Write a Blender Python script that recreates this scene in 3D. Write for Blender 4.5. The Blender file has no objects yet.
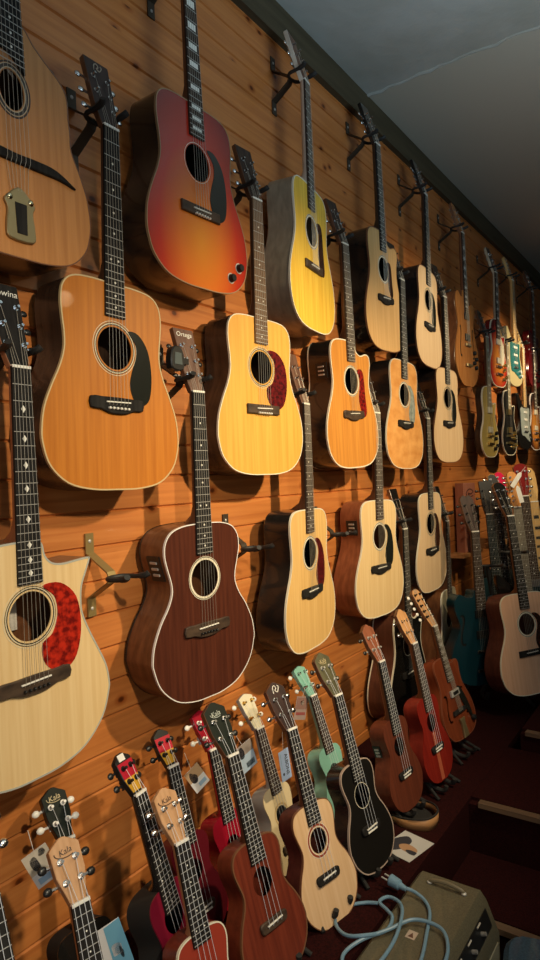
import bpy, bmesh, math, random
from mathutils import Vector, Matrix
from mathutils.geometry import tessellate_polygon
random.seed(7)
S = bpy.context.scene
COL = S.collection
PI = math.pi

# ------------------------------------------------------------------ camera, world, lights, exposure
cam = bpy.data.cameras.new('camera')
cam.sensor_fit = 'VERTICAL'
cam.sensor_height = 36
cam.sensor_width = 36
cam.lens = 24.0
cam.clip_start = 0.02
co = bpy.data.objects.new('camera', cam)
COL.objects.link(co)
TH = math.atan2(450, 640); PHI = math.radians(.36); RHO = math.radians(2.2)
s_, c_ = math.sin(TH), math.cos(TH)
F0 = Vector((-s_, c_, 0)); R0 = Vector((c_, s_, 0)); U0 = Vector((0, 0, 1))
FW = F0 * math.cos(PHI) - U0 * math.sin(PHI)
U1 = U0 * math.cos(PHI) + F0 * math.sin(PHI)
RT = R0 * math.cos(RHO) - U1 * math.sin(RHO)
UP = U1 * math.cos(RHO) + R0 * math.sin(RHO)
M = Matrix((RT, UP, -FW)).transposed().to_4x4()
M.translation = Vector((1.31, 0, 1.6))
co.matrix_world = M
S.camera = co

W = bpy.data.worlds.new('world'); S.world = W
W.use_nodes = True
W.node_tree.nodes['Background'].inputs[0].default_value = (.55, .7, 1, 1)
W.node_tree.nodes['Background'].inputs[1].default_value = .02

def lamp(name, kind, loc, target, energy, color, **kw):
    l = bpy.data.lights.new(name, kind)
    l.energy = energy; l.color = color
    for k, v in kw.items(): setattr(l, k, v)
    o = bpy.data.objects.new(name, l); COL.objects.link(o)
    o.location = loc
    o.rotation_euler = (Vector(target) - Vector(loc)).to_track_quat('-Z', 'Y').to_euler()
    return o
WARM = (1, .78, .47)
lamp('spot_middle', 'SPOT', (1.62, 1.90, 2.50), (0, 1.95, 1.34), 178, WARM, spot_size=1.38, spot_blend=1, shadow_soft_size=.04)
lamp('spot_near', 'SPOT', (1.75, .50, 2.35), (0, .80, 1.08), 90, (1, .84, .60), spot_size=1.5, spot_blend=1, shadow_soft_size=.04)
lamp('spot_far', 'SPOT', (1.45, 3.05, 2.60), (0, 3.15, 1.85), 80, WARM, spot_size=1.35, spot_blend=1, shadow_soft_size=.04)
lamp('spot_rack', 'SPOT', (1.30, 2.45, 2.95), (.42, 3.55, 1.45), 62, WARM, spot_size=.62, spot_blend=1, shadow_soft_size=.04)
lamp('spot_end', 'SPOT', (1.20, 4.9, 2.75), (0, 4.9, 1.95), 105, WARM, spot_size=1.25, spot_blend=.9, shadow_soft_size=.04)
lamp('low_lamp', 'POINT', (1.5, .15, 1.15), (0, 1.2, .8), 7, (1, .86, .68), shadow_soft_size=.04)
lamp('daylight_fill', 'AREA', (2.7, -1.6, 2.1), (.3, 1.6, .7), 7, (.60, .80, 1), shape='RECTANGLE', size=.9, size_y=1.2)  # unseen area light added behind the camera for cool daylight; no window there
lamp('ceiling_fill_uplight', 'AREA', (2.1, 1.5, 2.35), (2.0, 1.7, 3.34), 34, (.62, .84, 1), shape='RECTANGLE', size=1.2, size_y=1.2)  # cool uplight added out of view to brighten the ceiling; not a fixture
S.view_settings.view_transform = 'Standard'
S.view_settings.look = 'None'
S.view_settings.gamma = 1
S.view_settings.use_curve_mapping = False
S.view_settings.exposure = 0.12

# ------------------------------------------------------------------ materials
MATS = {}
def mat(name, col, rough=.5, metal=0, coat=0, spec=.5):
    if name in MATS: return MATS[name]
    m = bpy.data.materials.new(name); m.use_nodes = True
    b = m.node_tree.nodes['Principled BSDF']
    b.inputs['Base Color'].default_value = (*col, 1)
    b.inputs['Roughness'].default_value = rough
    b.inputs['Metallic'].default_value = metal
    b.inputs['Coat Weight'].default_value = coat
    b.inputs['Specular IOR Level'].default_value = spec
    MATS[name] = m
    return m
def _n(nt, t, **kw):
    n = nt.nodes.new(t)
    for k, v in kw.items(): setattr(n, k, v)
    return n
def ramp(nt, fac, stops):
    r = _n(nt, 'ShaderNodeValToRGB')
    e = r.color_ramp.elements
    while len(e) < len(stops): e.new(.5)
    for q, (p, c) in zip(e, stops):
        q.position = p; q.color = (*c, 1)
    nt.links.new(fac, r.inputs[0])
    return r.outputs[0]
def wood(name, c1, c2, scl=(90, 60, 3), rough=.42, coat=.05):
    """straight-grained varnished wood, grain along the local Z axis"""
    if name in MATS: return MATS[name]
    m = mat(name, c1, rough, 0, coat, .3)
    nt = m.node_tree; L = nt.links
    tc = _n(nt, 'ShaderNodeTexCoord'); mp = _n(nt, 'ShaderNodeMapping')
    mp.inputs['Scale'].default_value = scl
    L.new(tc.outputs['Object'], mp.inputs[0])
    nz = _n(nt, 'ShaderNodeTexNoise'); nz.inputs['Scale'].default_value = 1; nz.inputs['Detail'].default_value = 4
    L.new(mp.outputs[0], nz.inputs[0])
    o = ramp(nt, nz.outputs[0], [(.32, c2), (.66, c1)])
    L.new(o, nt.nodes['Principled BSDF'].inputs['Base Color'])
    return m
def burst(name, stops, ctr=(0, .2), rx=.2, rz=.27, rough=.2):
    """radial sunburst paint around a body centre"""
    if name in MATS: return MATS[name]
    m = mat(name, stops[0][1], rough, 0, .5)
    nt = m.node_tree; L = nt.links
    tc = _n(nt, 'ShaderNodeTexCoord'); mp = _n(nt, 'ShaderNodeMapping')
    mp.inputs['Location'].default_value = (-ctr[0] / rx, 0, -ctr[1] / rz)
    mp.inputs['Scale'].default_value = (1 / rx, 0, 1 / rz)
    L.new(tc.outputs['Object'], mp.inputs[0])
    vl = _n(nt, 'ShaderNodeVectorMath', operation='LENGTH')
    L.new(mp.outputs[0], vl.inputs[0])
    o = ramp(nt, vl.outputs['Value'], stops)
    L.new(o, nt.nodes['Principled BSDF'].inputs['Base Color'])
    return m
def mottled(name, c1, c2, scale=60, rough=.25):
    if name in MATS: return MATS[name]
    m = mat(name, c1, rough, 0, .3)
    nt = m.node_tree; L = nt.links
    tc = _n(nt, 'ShaderNodeTexCoord')
    nz = _n(nt, 'ShaderNodeTexNoise'); nz.inputs['Scale'].default_value = scale; nz.inputs['Detail'].default_value = 3
    L.new(tc.outputs['Object'], nz.inputs[0])
    L.new(ramp(nt, nz.outputs[0], [(.4, c1), (.62, c2)]), nt.nodes['Principled BSDF'].inputs['Base Color'])
    return m

def pine_wall():
    m = mat('pine_planks', (.5, .2, .05), .42, 0, .12)
    nt = m.node_tree; L = nt.links; bs = nt.nodes['Principled BSDF']
    tc = _n(nt, 'ShaderNodeTexCoord'); sp = _n(nt, 'ShaderNodeSeparateXYZ')
    L.new(tc.outputs['Object'], sp.inputs[0])
    dv = _n(nt, 'ShaderNodeMath', operation='DIVIDE'); dv.inputs[1].default_value = PITCH
    L.new(sp.outputs[2], dv.inputs[0])
    fl = _n(nt, 'ShaderNodeMath', operation='FLOOR'); L.new(dv.outputs[0], fl.inputs[0])
    wn = _n(nt, 'ShaderNodeTexWhiteNoise', noise_dimensions='1D'); L.new(fl.outputs[0], wn.inputs['W'])
    # grain: shifted per plank
    mu = _n(nt, 'ShaderNodeMath', operation='MULTIPLY'); mu.inputs[1].default_value = 37; L.new(wn.outputs[0], mu.inputs[0])
    ay = _n(nt, 'ShaderNodeMath', operation='ADD'); L.new(sp.outputs[1], ay.inputs[0]); L.new(mu.outputs[0], ay.inputs[1])
    cx = _n(nt, 'ShaderNodeCombineXYZ'); L.new(ay.outputs[0], cx.inputs[1]); L.new(sp.outputs[2], cx.inputs[2]); L.new(mu.outputs[0], cx.inputs[0])
    mp = _n(nt, 'ShaderNodeMapping'); mp.inputs['Scale'].default_value = (1, 2.2, 55); L.new(cx.outputs[0], mp.inputs[0])
    nz = _n(nt, 'ShaderNodeTexNoise'); nz.inputs['Scale'].default_value = 1; nz.inputs['Detail'].default_value = 5; nz.inputs['Distortion'].default_value = .6
    L.new(mp.outputs[0], nz.inputs[0])
    grain = ramp(nt, nz.outputs[0], [(.28, (.46, .150, .037)), (.5, (.56, .198, .050)), (.75, (.64, .25, .070))])
    # plank tone
    tone = ramp(nt, wn.outputs[0], [(0, (.80, .76, .70)), (1, (1, 1, 1))])
    mx = _n(nt, 'ShaderNodeMix', data_type='RGBA', blend_type='MULTIPLY'); mx.inputs[0].default_value = 1
    L.new(grain, mx.inputs[6]); L.new(tone, mx.inputs[7])
    # knots
    cz = _n(nt, 'ShaderNodeCombineXYZ'); L.new(ay.outputs[0], cz.inputs[0]); L.new(sp.outputs[2], cz.inputs[1])
    mk = _n(nt, 'ShaderNodeMapping'); mk.inputs['Scale'].default_value = (3.6, 5.2, 1); L.new(cz.outputs[0], mk.inputs[0])
    vo = _n(nt, 'ShaderNodeTexVoronoi', voronoi_dimensions='2D'); vo.inputs['Scale'].default_value = 1; L.new(mk.outputs[0], vo.inputs[0])
    kn = ramp(nt, vo.outputs['Distance'], [(.0, (.16, .10, .06)), (.028, (.26, .16, .10)), (.045, (.70, .54, .42)), (.10, (1, 1, 1))])
    mx2 = _n(nt, 'ShaderNodeMix', data_type='RGBA', blend_type='MULTIPLY'); mx2.inputs[0].default_value = 1
    L.new(mx.outputs[2], mx2.inputs[6]); L.new(kn, mx2.inputs[7])
    L.new(mx2.outputs[2], bs.inputs['Base Color'])
    return m
def plaster():
    m = mat('old_ceiling_paint', (.40, .42, .38), .8)
    nt = m.node_tree; L = nt.links; bs = nt.nodes['Principled BSDF']
    tc = _n(nt, 'ShaderNodeTexCoord')
    nz = _n(nt, 'ShaderNodeTexNoise'); nz.inputs['Scale'].default_value = 1.6; nz.inputs['Detail'].default_value = 6
    L.new(tc.outputs['Object'], nz.inputs[0])
    L.new(ramp(nt, nz.outputs[0], [(.35, (.34, .34, .29)), (.65, (.46, .48, .45))]), bs.inputs['Base Color'])
    n2 = _n(nt, 'ShaderNodeTexNoise'); n2.inputs['Scale'].default_value = 14; n2.inputs['Detail'].default_value = 5
    L.new(tc.outputs['Object'], n2.inputs[0])
    bp = _n(nt, 'ShaderNodeBump'); bp.inputs['Strength'].default_value = .35; bp.inputs['Distance'].default_value = .01
    L.new(n2.outputs[0], bp.inputs['Height']); L.new(bp.outputs[0], bs.inputs['Normal'])
    return m
def carpet(name, c1, c2):
    m = mottled(name, c1, c2, 220, .95)
    nt = m.node_tree
    m.node_tree.nodes['Principled BSDF'].inputs['Coat Weight'].default_value = 0
    m.node_tree.nodes['Principled BSDF'].inputs['Specular IOR Level'].default_value = .05
    return m

BLACK = mat('black_plastic', (.012, .012, .012), .35)
MATTE = mat('matt_black', (.012, .011, .010), .8)
FOAM = mat('black_rubber', (.018, .017, .016), .65)
GLOSSBLK = mat('gloss_black', (.010, .009, .008), .15, 0, .6)
CHROME = mat('chrome', (.75, .75, .75), .22, 1)
NICKEL = mat('fret_metal', (.50, .49, .46), .45, .3)
GOLDM = mat('gold_metal', (.85, .58, .2), .28, 1)
BRASS = mat('aged_brass', (.42, .33, .17), .45, .8)
BRONZE = mat('bronze_strap', (.34, .25, .10), .45, .5)
DARKSTRAP = mat('dark_strap', (.06, .045, .03), .5, .3)
CREAM = mat('cream_plastic', (.80, .74, .58), .35)
WHITE = mat('white_plastic', (.85, .84, .80), .35)
BONE = mat('bone', (.86, .84, .76), .35)
STRING = mat('string_metal', (.42, .38, .31), .4, .3)
NYLON = mat('nylon_string', (.72, .75, .80), .3)
ROSE = wood('rosewood', (.070, .046, .034), (.030, .020, .016), (120, 60, 6), .62, 0)
EBONY = wood('ebony', (.026, .024, .022), (.012, .011, .011), (120, 60, 6), .62, 0)
BRIDGEW = wood('bridge_rosewood', (.085, .055, .036), (.04, .027, .02), (30, 60, 60), .45, 0)
NECKW = wood('mahogany_neck', (.17, .07, .035), (.10, .04, .02), rough=.35)
SIDE_DK = wood('dark_rosewood_side', (.062, .035, .022), (.028, .017, .012), (30, 60, 8), .25)
SIDE_BK = mat('black_side', (.014, .012, .011), .22, 0, .4)
SIDE_RED = wood('mahogany_side', (.30, .095, .040), (.19, .055, .022), (20, 60, 20), .3)
SIDE_BR = wood('brown_side', (.21, .085, .035), (.12, .046, .02), (20, 60, 20), .3)
SIDE_GR = wood('grey_maple_side', (.34, .28, .20), (.25, .2, .14), (20, 60, 20), .3)
TOP_CEDAR = wood('cedar_top', (.60, .30, .13), (.50, .23, .095))
TOP_AMBER = wood('amber_top', (.57, .20, .026), (.46, .148, .018))
TOP_YEL = wood('honey_top', (.76, .42, .085), (.66, .33, .055))
TOP_LEMON = wood('lemon_top', (.92, .60, .085), (.76, .43, .045))
TOP_ORG = wood('orange_top', (.66, .29, .055), (.52, .20, .035))
TOP_NAT = wood('spruce_top', (.82, .60, .31), (.74, .51, .24))
TOP_PALE = wood('pale_spruce_top', (.80, .58, .35), (.72, .49, .27))
TOP_FLAME = wood('flamed_top', (.78, .40, .13), (.60, .25, .06), (14, 20, 22))
TOP_MAHO = wood('mahogany_top', (.10, .028, .015), (.06, .017, .010), (110, 60, 5), .32)
TOP_BROWN = wood('brown_arch_top', (.52, .22, .065), (.42, .16, .045), (40, 40, 8), .22)
TOP_GREY = wood('greenish_spruce_top', (.52, .46, .31), (.44, .38, .25))
TORT = mottled('red_tortoise', (.14, .010, .012), (.045, .006, .007), 70)
TORT_BR = mottled('bright_red_tortoise', (.55, .028, .012), (.16, .008, .006), 60)
TORT_MID = mottled('mid_red_tortoise', (.30, .016, .012), (.08, .006, .006), 70)
TORT_DK = mottled('dark_tortoise', (.06, .018, .010), (.02, .01, .008), 70)
PG_BLACK = mat('black_pickguard', (.014, .016, .013), .18, 0, .4)
PG_GREY = mottled('grey_marble_pickguard', (.36, .40, .36), (.20, .24, .22), 40)

for m_ in (ROSE, EBONY): m_.node_tree.nodes['Principled BSDF'].inputs['Specular IOR Level'].default_value = .12
# ------------------------------------------------------------------ mesh helpers
def link(o, parent=None):
    COL.objects.link(o)
    if parent is not None: o.parent = parent
    return o
class MB:
    def __init__(s): s.v = []; s.f = []; s.m = []
    def add(s, vs, fs, m=0):
        n = len(s.v); s.v += [tuple(v) for v in vs]
        for f in fs: s.f.append([i + n for i in f]); s.m.append(m)
    def slab(s, out, y0, y1, b=0, m=0, mfront=None, hole_free=True):
        """prism of outline [(x,z)] between y0 (front) and y1, edges eased by b"""
        out = ccw(out); n = len(out)
        rings = [(y0, b), (y0 + b, 0), (y1 - b, 0), (y1, b)] if b else [(y0, 0), (y1, 0)]
        vs = []
        for y, ins in rings:
            o = inset(out, ins) if ins else out
            vs += [(x, y, z) for x, z in o]
        k = len(rings)
        fs = []
        for r in range(k - 1):
            for i in range(n):
                j = (i + 1) % n
                fs.append([r * n + i, (r + 1) * n + i, (r + 1) * n + j, r * n + j][::-1])
        s.add(vs, fs, m)
        base = len(s.v) - len(vs)
        s.f.append([base + i for i in range(n)]); s.m.append(m if mfront is None else mfront)
        s.f.append([base + (k - 1) * n + i for i in range(n)][::-1]); s.m.append(m)
    def ring(s, o1, o2, y, m=0):
        """flat band between two outlines with the same count"""
        n = len(o1)
        vs = [(x, y, z) for x, z in o1] + [(x, y, z) for x, z in o2]
        s.add(vs, [[i, (i + 1) % n, n + (i + 1) % n, n + i] for i in range(n)], m)
    def box(s, x0, x1, y0, y1, z0, z1, m=0):
        vs = [(x, y, z) for x in (x0, x1) for y in (y0, y1) for z in (z0, z1)]
        s.add(vs, [[0, 1, 3, 2], [4, 6, 7, 5], [0, 4, 5, 1], [2, 3, 7, 6], [0, 2, 6, 4], [1, 5, 7, 3]], m)
    def tube(s, pts, r, n=8, m=0, closed=False, cap=True):
        pts = [Vector(p) for p in pts]; k = len(pts)
        rs = r if isinstance(r, (list, tuple)) else [r] * k
        up = None; vs = []
        for i, p in enumerate(pts):
            a = pts[i - 1] if (i > 0 or closed) else p
            b = pts[(i + 1) % k] if (i < k - 1 or closed) else p
            t = (b - a).normalized()
            if up is None:
                up = Vector((0, 0, 1)) if abs(t.z) < .9 else Vector((0, 1, 0))
            e1 = (up - t * up.dot(t)).normalized(); e2 = t.cross(e1); up = e1
            for q in range(n):
                a_ = 2 * PI * q / n
                vs.append(p + (e1 * math.cos(a_) + e2 * math.sin(a_)) * rs[i])
        fs = []
        for i in range(k if closed else k - 1):
            j = (i + 1) % k
            for q in range(n):
                w = (q + 1) % n
                fs.append([i * n + q, i * n + w, j * n + w, j * n + q])
        if cap and not closed:
            fs.append(list(range(n))[::-1]); fs.append([(k - 1) * n + q for q in range(n)])
        s.add(vs, fs, m)
    def ball(s, c, r, m=0, sx=1, sy=1, sz=1, n=10):
        vs = []; k = n // 2
        for i in range(k + 1):
            t = PI * i / k
            for q in range(n):
                a = 2 * PI * q / n
                vs.append((c[0] + r * sx * math.sin(t) * math.cos(a), c[1] + r * sy * math.sin(t) * math.sin(a), c[2] + r * sz * math.cos(t)))
        fs = [[i * n + q, (i + 1) * n + q, (i + 1) * n + (q + 1) % n, i * n + (q + 1) % n] for i in range(k) for q in range(n)]
        s.add(vs, fs, m)
    def xf(s, fn, start=0):
        for i in range(start, len(s.v)): s.v[i] = tuple(fn(Vector(s.v[i])))
    def mesh(s, name, mats, smooth=True, ang=38):
        me = bpy.data.meshes.new(name)
        me.from_pydata(s.v, [], s.f)
        for m in (mats if isinstance(mats, (list, tuple)) else [mats]): me.materials.append(m)
        me.polygons.foreach_set('material_index', s.m)
        me.validate()
        bm = bmesh.new(); bm.from_mesh(me)
        bmesh.ops.recalc_face_normals(bm, faces=bm.faces)
        bm.to_mesh(me); bm.free()
        if smooth:
            me.polygons.foreach_set('use_smooth', [True] * len(me.polygons))
            me.set_sharp_from_angle(angle=math.radians(ang))
        me.update()
        return me
    def obj(s, name, mats, parent=None, smooth=True, ang=38):
        return link(bpy.data.objects.new(name, s.mesh(name, mats, smooth, ang)), parent)
def ccw(o):
    a = sum(o[i][0] * o[(i + 1) % len(o)][1] - o[(i + 1) % len(o)][0] * o[i][1] for i in range(len(o)))
    return list(o) if a > 0 else list(o)[::-1]
def inset(o, d):
    n = len(o); r = []
    for i in range(n):
        a, b, c = o[i - 1], o[i], o[(i + 1) % n]
        e1 = Vector((b[0] - a[0], b[1] - a[1])); e2 = Vector((c[0] - b[0], c[1] - b[1]))
        if e1.length < 1e-9: e1 = e2
        if e2.length < 1e-9: e2 = e1
        n1 = Vector((-e1.y, e1.x)).normalized(); n2 = Vector((-e2.y, e2.x)).normalized()
        q = (n1 + n2); l = q.length
        q = q / l if l > 1e-6 else n1
        k = max(.55, q.dot(n1))
        r.append((b[0] + q.x * d / k, b[1] + q.y * d / k))
    return r
def crom(pts, k=5, closed=True):
    n = len(pts); r = []
    rng = range(n) if closed else range(n - 1)
    for i in rng:
        if closed: p0, p1, p2, p3 = pts[i - 1], pts[i], pts[(i + 1) % n], pts[(i + 2) % n]
        else: p0, p1, p2, p3 = pts[max(i - 1, 0)], pts[i], pts[i + 1], pts[min(i + 2, n - 1)]
        for j in range(k):
            t = j / k
            r.append(tuple(.5 * (2 * b + (c - a) * t + (2 * a - 5 * b + 4 * c - d) * t * t + (3 * b - a - 3 * c + d) * t ** 3) for a, b, c, d in zip(p0, p1, p2, p3)))
    if not closed: r.append(tuple(pts[-1]))
    return r
def circ(cx, cz, rx, rz=None, n=36):
    rz = rz or rx
    return [(cx + rx * math.cos(2 * PI * i / n), cz + rz * math.sin(2 * PI * i / n)) for i in range(n)]
TEXTS = {}
def text_mesh(body, size):
    if (body, size) not in TEXTS:
        cu = bpy.data.curves.new('lettering', 'FONT'); cu.body = body; cu.size = size; cu.align_x = 'CENTER'; cu.align_y = 'CENTER'; cu.extrude = .0002
        o = bpy.data.objects.new('lettering', cu); COL.objects.link(o)
        bpy.context.view_layer.update()
        me = bpy.data.meshes.new_from_object(o.evaluated_get(bpy.context.evaluated_depsgraph_get()))
        bpy.data.objects.remove(o)
        TEXTS[(body, size)] = me
    return TEXTS[(body, size)].copy()
def text_obj(name, body, size, m, parent, mtx, shear=0):
    me = text_mesh(body, size); me.name = name
    me.materials.clear(); me.materials.append(m)
    me.transform(mtx @ Matrix.Rotation(PI / 2, 4, 'X') @ Matrix(((1, shear, 0, 0), (0, 1, 0, 0), (0, 0, 1, 0), (0, 0, 0, 1))))
    return link(bpy.data.objects.new(name, me), parent)

def tag(o, label, cat, group=None, kind=None):
    if label: o['label'] = label
    if cat: o['category'] = cat
    if group: o['group'] = group
    if kind: o['kind'] = kind
    return o
def struct(o):
    o['kind'] = 'structure'; return o
def empty(name, label, cat, mtx, group=None):
    o = bpy.data.objects.new(name, None); COL.objects.link(o)
    o.empty_display_size = .05
    o.matrix_world = mtx
    return tag(o, label, cat, group)

# ------------------------------------------------------------------ the room
PITCH = .0885
Y0, Y1, X1, ZC = -2.6, 8.6, 4.2, 3.34
def build_room():
    mb = MB()
    prof = []
    z = -PITCH; g = .0045
    k = 0
    while z < ZC + .1:
        prof += [(-.008, z), (0, z + g), (0, z + PITCH - g)]
        z += PITCH
    n = len(prof)
    vs = [(x, Y0, zz + .02) for x, zz in prof] + [(x, Y1, zz + .02) for x, zz in prof]
    mb.add(vs, [[i, i + 1, n + i + 1, n + i] for i in range(n - 1)])
    b = len(mb.v)
    mb.add([(-.06, Y0, -.1), (-.06, Y1, -.1), (-.06, Y1, ZC + .1), (-.06, Y0, ZC + .1)], [[0, 1, 2, 3]])
    struct(mb.obj('wall_left', pine_wall(), smooth=False))
    dark = mat('dim_wall_paint', (.22, .19, .15), .8)
    for nm, b_ in (('wall_right', (X1, X1 + .1, Y0, Y1, -.1, ZC)), ('wall_back', (0, X1, Y0 - .1, Y0, -.1, ZC)), ('wall_front', (0, X1, Y1, Y1 + .1, -.1, ZC))):
        q = MB(); q.box(*b_); struct(q.obj(nm, dark, smooth=False))
    q = MB(); q.box(0, X1, Y0, Y1, ZC, ZC + .1); struct(q.obj('ceiling', plaster(), smooth=False))
    # ridges of old filler across the ceiling
    rm = plaster()
    for i, (yy, w, h) in enumerate(((2.735, .011, .007), (3.80, .008, .004), (5.4, .008, .004))):
        q = MB(); pts = []
        N = 90
        for j in range(N + 1):
            x = X1 * j / N
            pts.append((x, yy + random.uniform(-.012, .012), ZC - .001))
        q.tube(pts, [w * random.uniform(.5, 1.1) for _ in pts], 6)
        q.xf(lambda v: Vector((v.x, v.y, ZC - (ZC - v.z) * h / w)))
        struct(q.obj('trim_%d' % (i + 2), rm))
    # panel of a warmer tone beyond the first ridge
    q = MB(); q.box(0.03, X1, 2.735, Y1, ZC - .004, ZC + .01)
    pm = mat('warmer_ceiling_tone', (.47, .45, .37), .85)
    struct(q.obj('ceiling_panel', pm, smooth=False))
    q = MB(); q.box(-.01, .028, Y0, Y1, 3.215, ZC + .01)
    struct(q.obj('trim_1', wood('old_beam', (.082, .064, .034), (.055, .042, .022), (40, 2, 40), .7, 0), smooth=False))
    red = carpet('dark_red_carpet', (.030, .0062, .0058), (.016, .0042, .004))
    q = MB(); q.box(0, X1, Y0, Y1, -.1, 0); struct(q.obj('floor', red, smooth=False))
    q = MB(); q.box(0.001, .545, Y0, Y1, 0, .42); o = struct(q.obj('floor_platform', red, smooth=False))
    nose = wood('worn_step_edge', (.16, .10, .06), (.09, .055, .035), (3, 40, 40), .5, 0)
    steps = (('floor_lower_step', 1.90, 2.24, .24), ('floor_upper_step', 2.24, 2.75, .42), ('floor_landing', 2.75, Y1, .50))
    for nm, a, b_, z in steps:
        q = MB(); q.box(.546 if z < .5 else .60, X1, a, b_ if z < .5 else Y1, 0, z - .012); q.box(.546 if z < .5 else .60, X1, a + .03, b_ if z < .5 else Y1, z - .012, z)
        struct(q.obj(nm, red, smooth=False))
        e = MB(); e.slab([(a - .010, z - .014), (a + .022, z - .014), (a + .022, z + .002), (a - .008, z + .002)], .58 if z < .5 else .62, X1 - .02, .002)
        e.xf(lambda v: Vector((v.y, v.x, v.z)))
        struct(e.obj('trim_%d' % (5 + steps.index((nm, a, b_, z))), nose, smooth=False))
build_room()

# ------------------------------------------------------------------ instrument outlines (x in half widths, z in body lengths)
def mirror(r): return r + [(-x, z) for x, z in r[::-1] if x > 1e-6]
DREAD_R = [(0, 0), (.36, .004), (.68, .034), (.90, .11), (.985, .20), (1.0, .27), (.965, .37), (.87, .47), (.765, .56), (.705, .64), (.70, .71), (.725, .80), (.735, .87), (.70, .94), (.58, .985), (.35, 1.0), (0, 1.0)]
OM_R = [(0, 0), (.3, .006), (.62, .045), (.88, .14), (.99, .25), (1, .30), (.96, .38), (.84, .48), (.70, .56), (.625, .63), (.63, .69), (.69, .77), (.73, .84), (.71, .91), (.60, .965), (.40, .992), (.15, 1.0), (0, 1)]
def left_of(r): return [(-x, z) for x, z in r[::-1] if x > 1e-6]
VEN = [(.705, .64), (.70, .70), (.74, .78), (.78, .845), (.74, .90), (.60, .915), (.40, .895), (.24, .92), (.17, .98), (.1, 1.0), (0, 1.0)]
FLO = [(.66, .64), (.645, .70), (.665, .77), (.73, .83), (.785, .882), (.77, .892), (.60, .888), (.42, .883), (.28, .895), (.20, .93), (.17, .98), (.1, 1.0), (0, 1.0)]
GYP = [(.76, .64), (.745, .70), (.745, .76), (.72, .815), (.62, .86), (.45, .905), (.3, .95), (.18, 1.0), (0, 1.0)]
SHAPES = {
    'dread': mirror(DREAD_R), 'om': mirror(OM_R),
    'dread_cut': DREAD_R[:9] + VEN + left_of(DREAD_R),
    'flo_cut': OM_R[:8] + [(.74, .56)] + FLO + left_of(OM_R),
    'gypsy': DREAD_R[:9] + GYP + left_of(DREAD_R),
    'lp': [(0, 0), (.5, .015), (.86, .10), (1, .25), (.93, .38), (.74, .50), (.66, .58), (.70, .68), (.80, .745), (.79, .775), (.66, .785), (.45, .765), (.28, .80), (.2, .88), (.15, .97), (0, 1), (-.3, 1.0), (-.6, .965), (-.76, .87), (-.76, .76), (-.69, .66), (-.67, .58), (-.76, .48), (-.94, .37), (-1, .25), (-.86, .10), (-.5, .015)],
    'strat': [(0, 0), (.5, .02), (.88, .09), (1, .22), (.90, .36), (.74, .48), (.70, .56), (.78, .67), (.88, .78), (.86, .825), (.70, .81), (.45, .76), (.25, .755), (.15, .80), (-.15, .80), (-.3, .80), (-.55, .88), (-.8, .98), (-.93, .99), (-.98, .92), (-.92, .78), (-.76, .63), (-.72, .53), (-.84, .40), (-1, .25), (-.92, .10), (-.5, .02)],
    'es': [(0, 0), (.4, .006), (.75, .07), (.97, .19), (1, .28), (.92, .42), (.74, .55), (.65, .64), (.70, .73), (.78, .82), (.74, .885), (.58, .90), (.36, .87), (.22, .90), (.15, 1.0), (0, 1), (-.15, 1.0), (-.22, .93), (-.4, .93), (-.62, .97), (-.78, .90), (-.78, .80), (-.70, .70), (-.66, .63), (-.74, .55), (-.92, .42), (-1, .28), (-.97, .19), (-.75, .07), (-.4, .006)],
}
HEADS = {   # half outlines: (x, z) from the nut up, in metres (right side)
    'martin': [(.0215, 0), (.029, .035), (.032, .06), (.0375, .185), (.036, .188)],
    'gibson': [(.0215, 0), (.030, .03), (.036, .055), (.040, .165), (.028, .182), (.012, .190), (0, .180)],
    'point': [(.0215, 0), (.033, .045), (.038, .16), (.022, .175), (0, .18)],
    'kala': [(.018, 0), (.023, .02), (.034, .06), (.0355, .115), (.030, .120), (.020, .126), (.008, .134), (0, .136)],
    'peghead': [(.018, 0), (.021, .02), (.028, .055), (.0315, .10), (.022, .105), (0, .112)],
    'mando': [(.018, 0), (.026, .03), (.031, .055), (.033, .155), (.02, .168), (0, .172)],
}
def head_outline(kind):
    r = HEADS[kind]
    return r + [(-x, z) for x, z in r[::-1] if x > 1e-6]
FENDER = [(.0205, 0), (.022, .02), (.032, .05), (.036, .06), (.020, .085), (.022, .12), (.030, .15), (.026, .18), (.010, .192), (-.012, .186), (-.026, .165), (-.030, .13), (-.032, .06), (-.026, .03), (-.0205, 0)]
FENDER = [(-x, z) for x, z in FENDER]
def fret_z(nut, sc, n): return nut - sc * (1 - 2 ** (-n / 12))
MESHCACHE = {}
def shared(key, make, name, parent):
    """repeat parts share mesh data"""
    if key not in MESHCACHE: MESHCACHE[key] = make()
    return link(bpy.data.objects.new(name, MESHCACHE[key]), parent)

def frame(nut, lean, yaw, tilt):
    """axes of an instrument: local +Z up the neck, local -Y out of its face"""
    l, y, t = math.radians(lean), math.radians(yaw), math.radians(tilt)
    base = Matrix.Rotation(PI / 2 - y, 4, 'Z')
    return base @ Matrix.Rotation(-l, 4, 'X') @ Matrix.Rotation(t, 4, 'Y')

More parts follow.
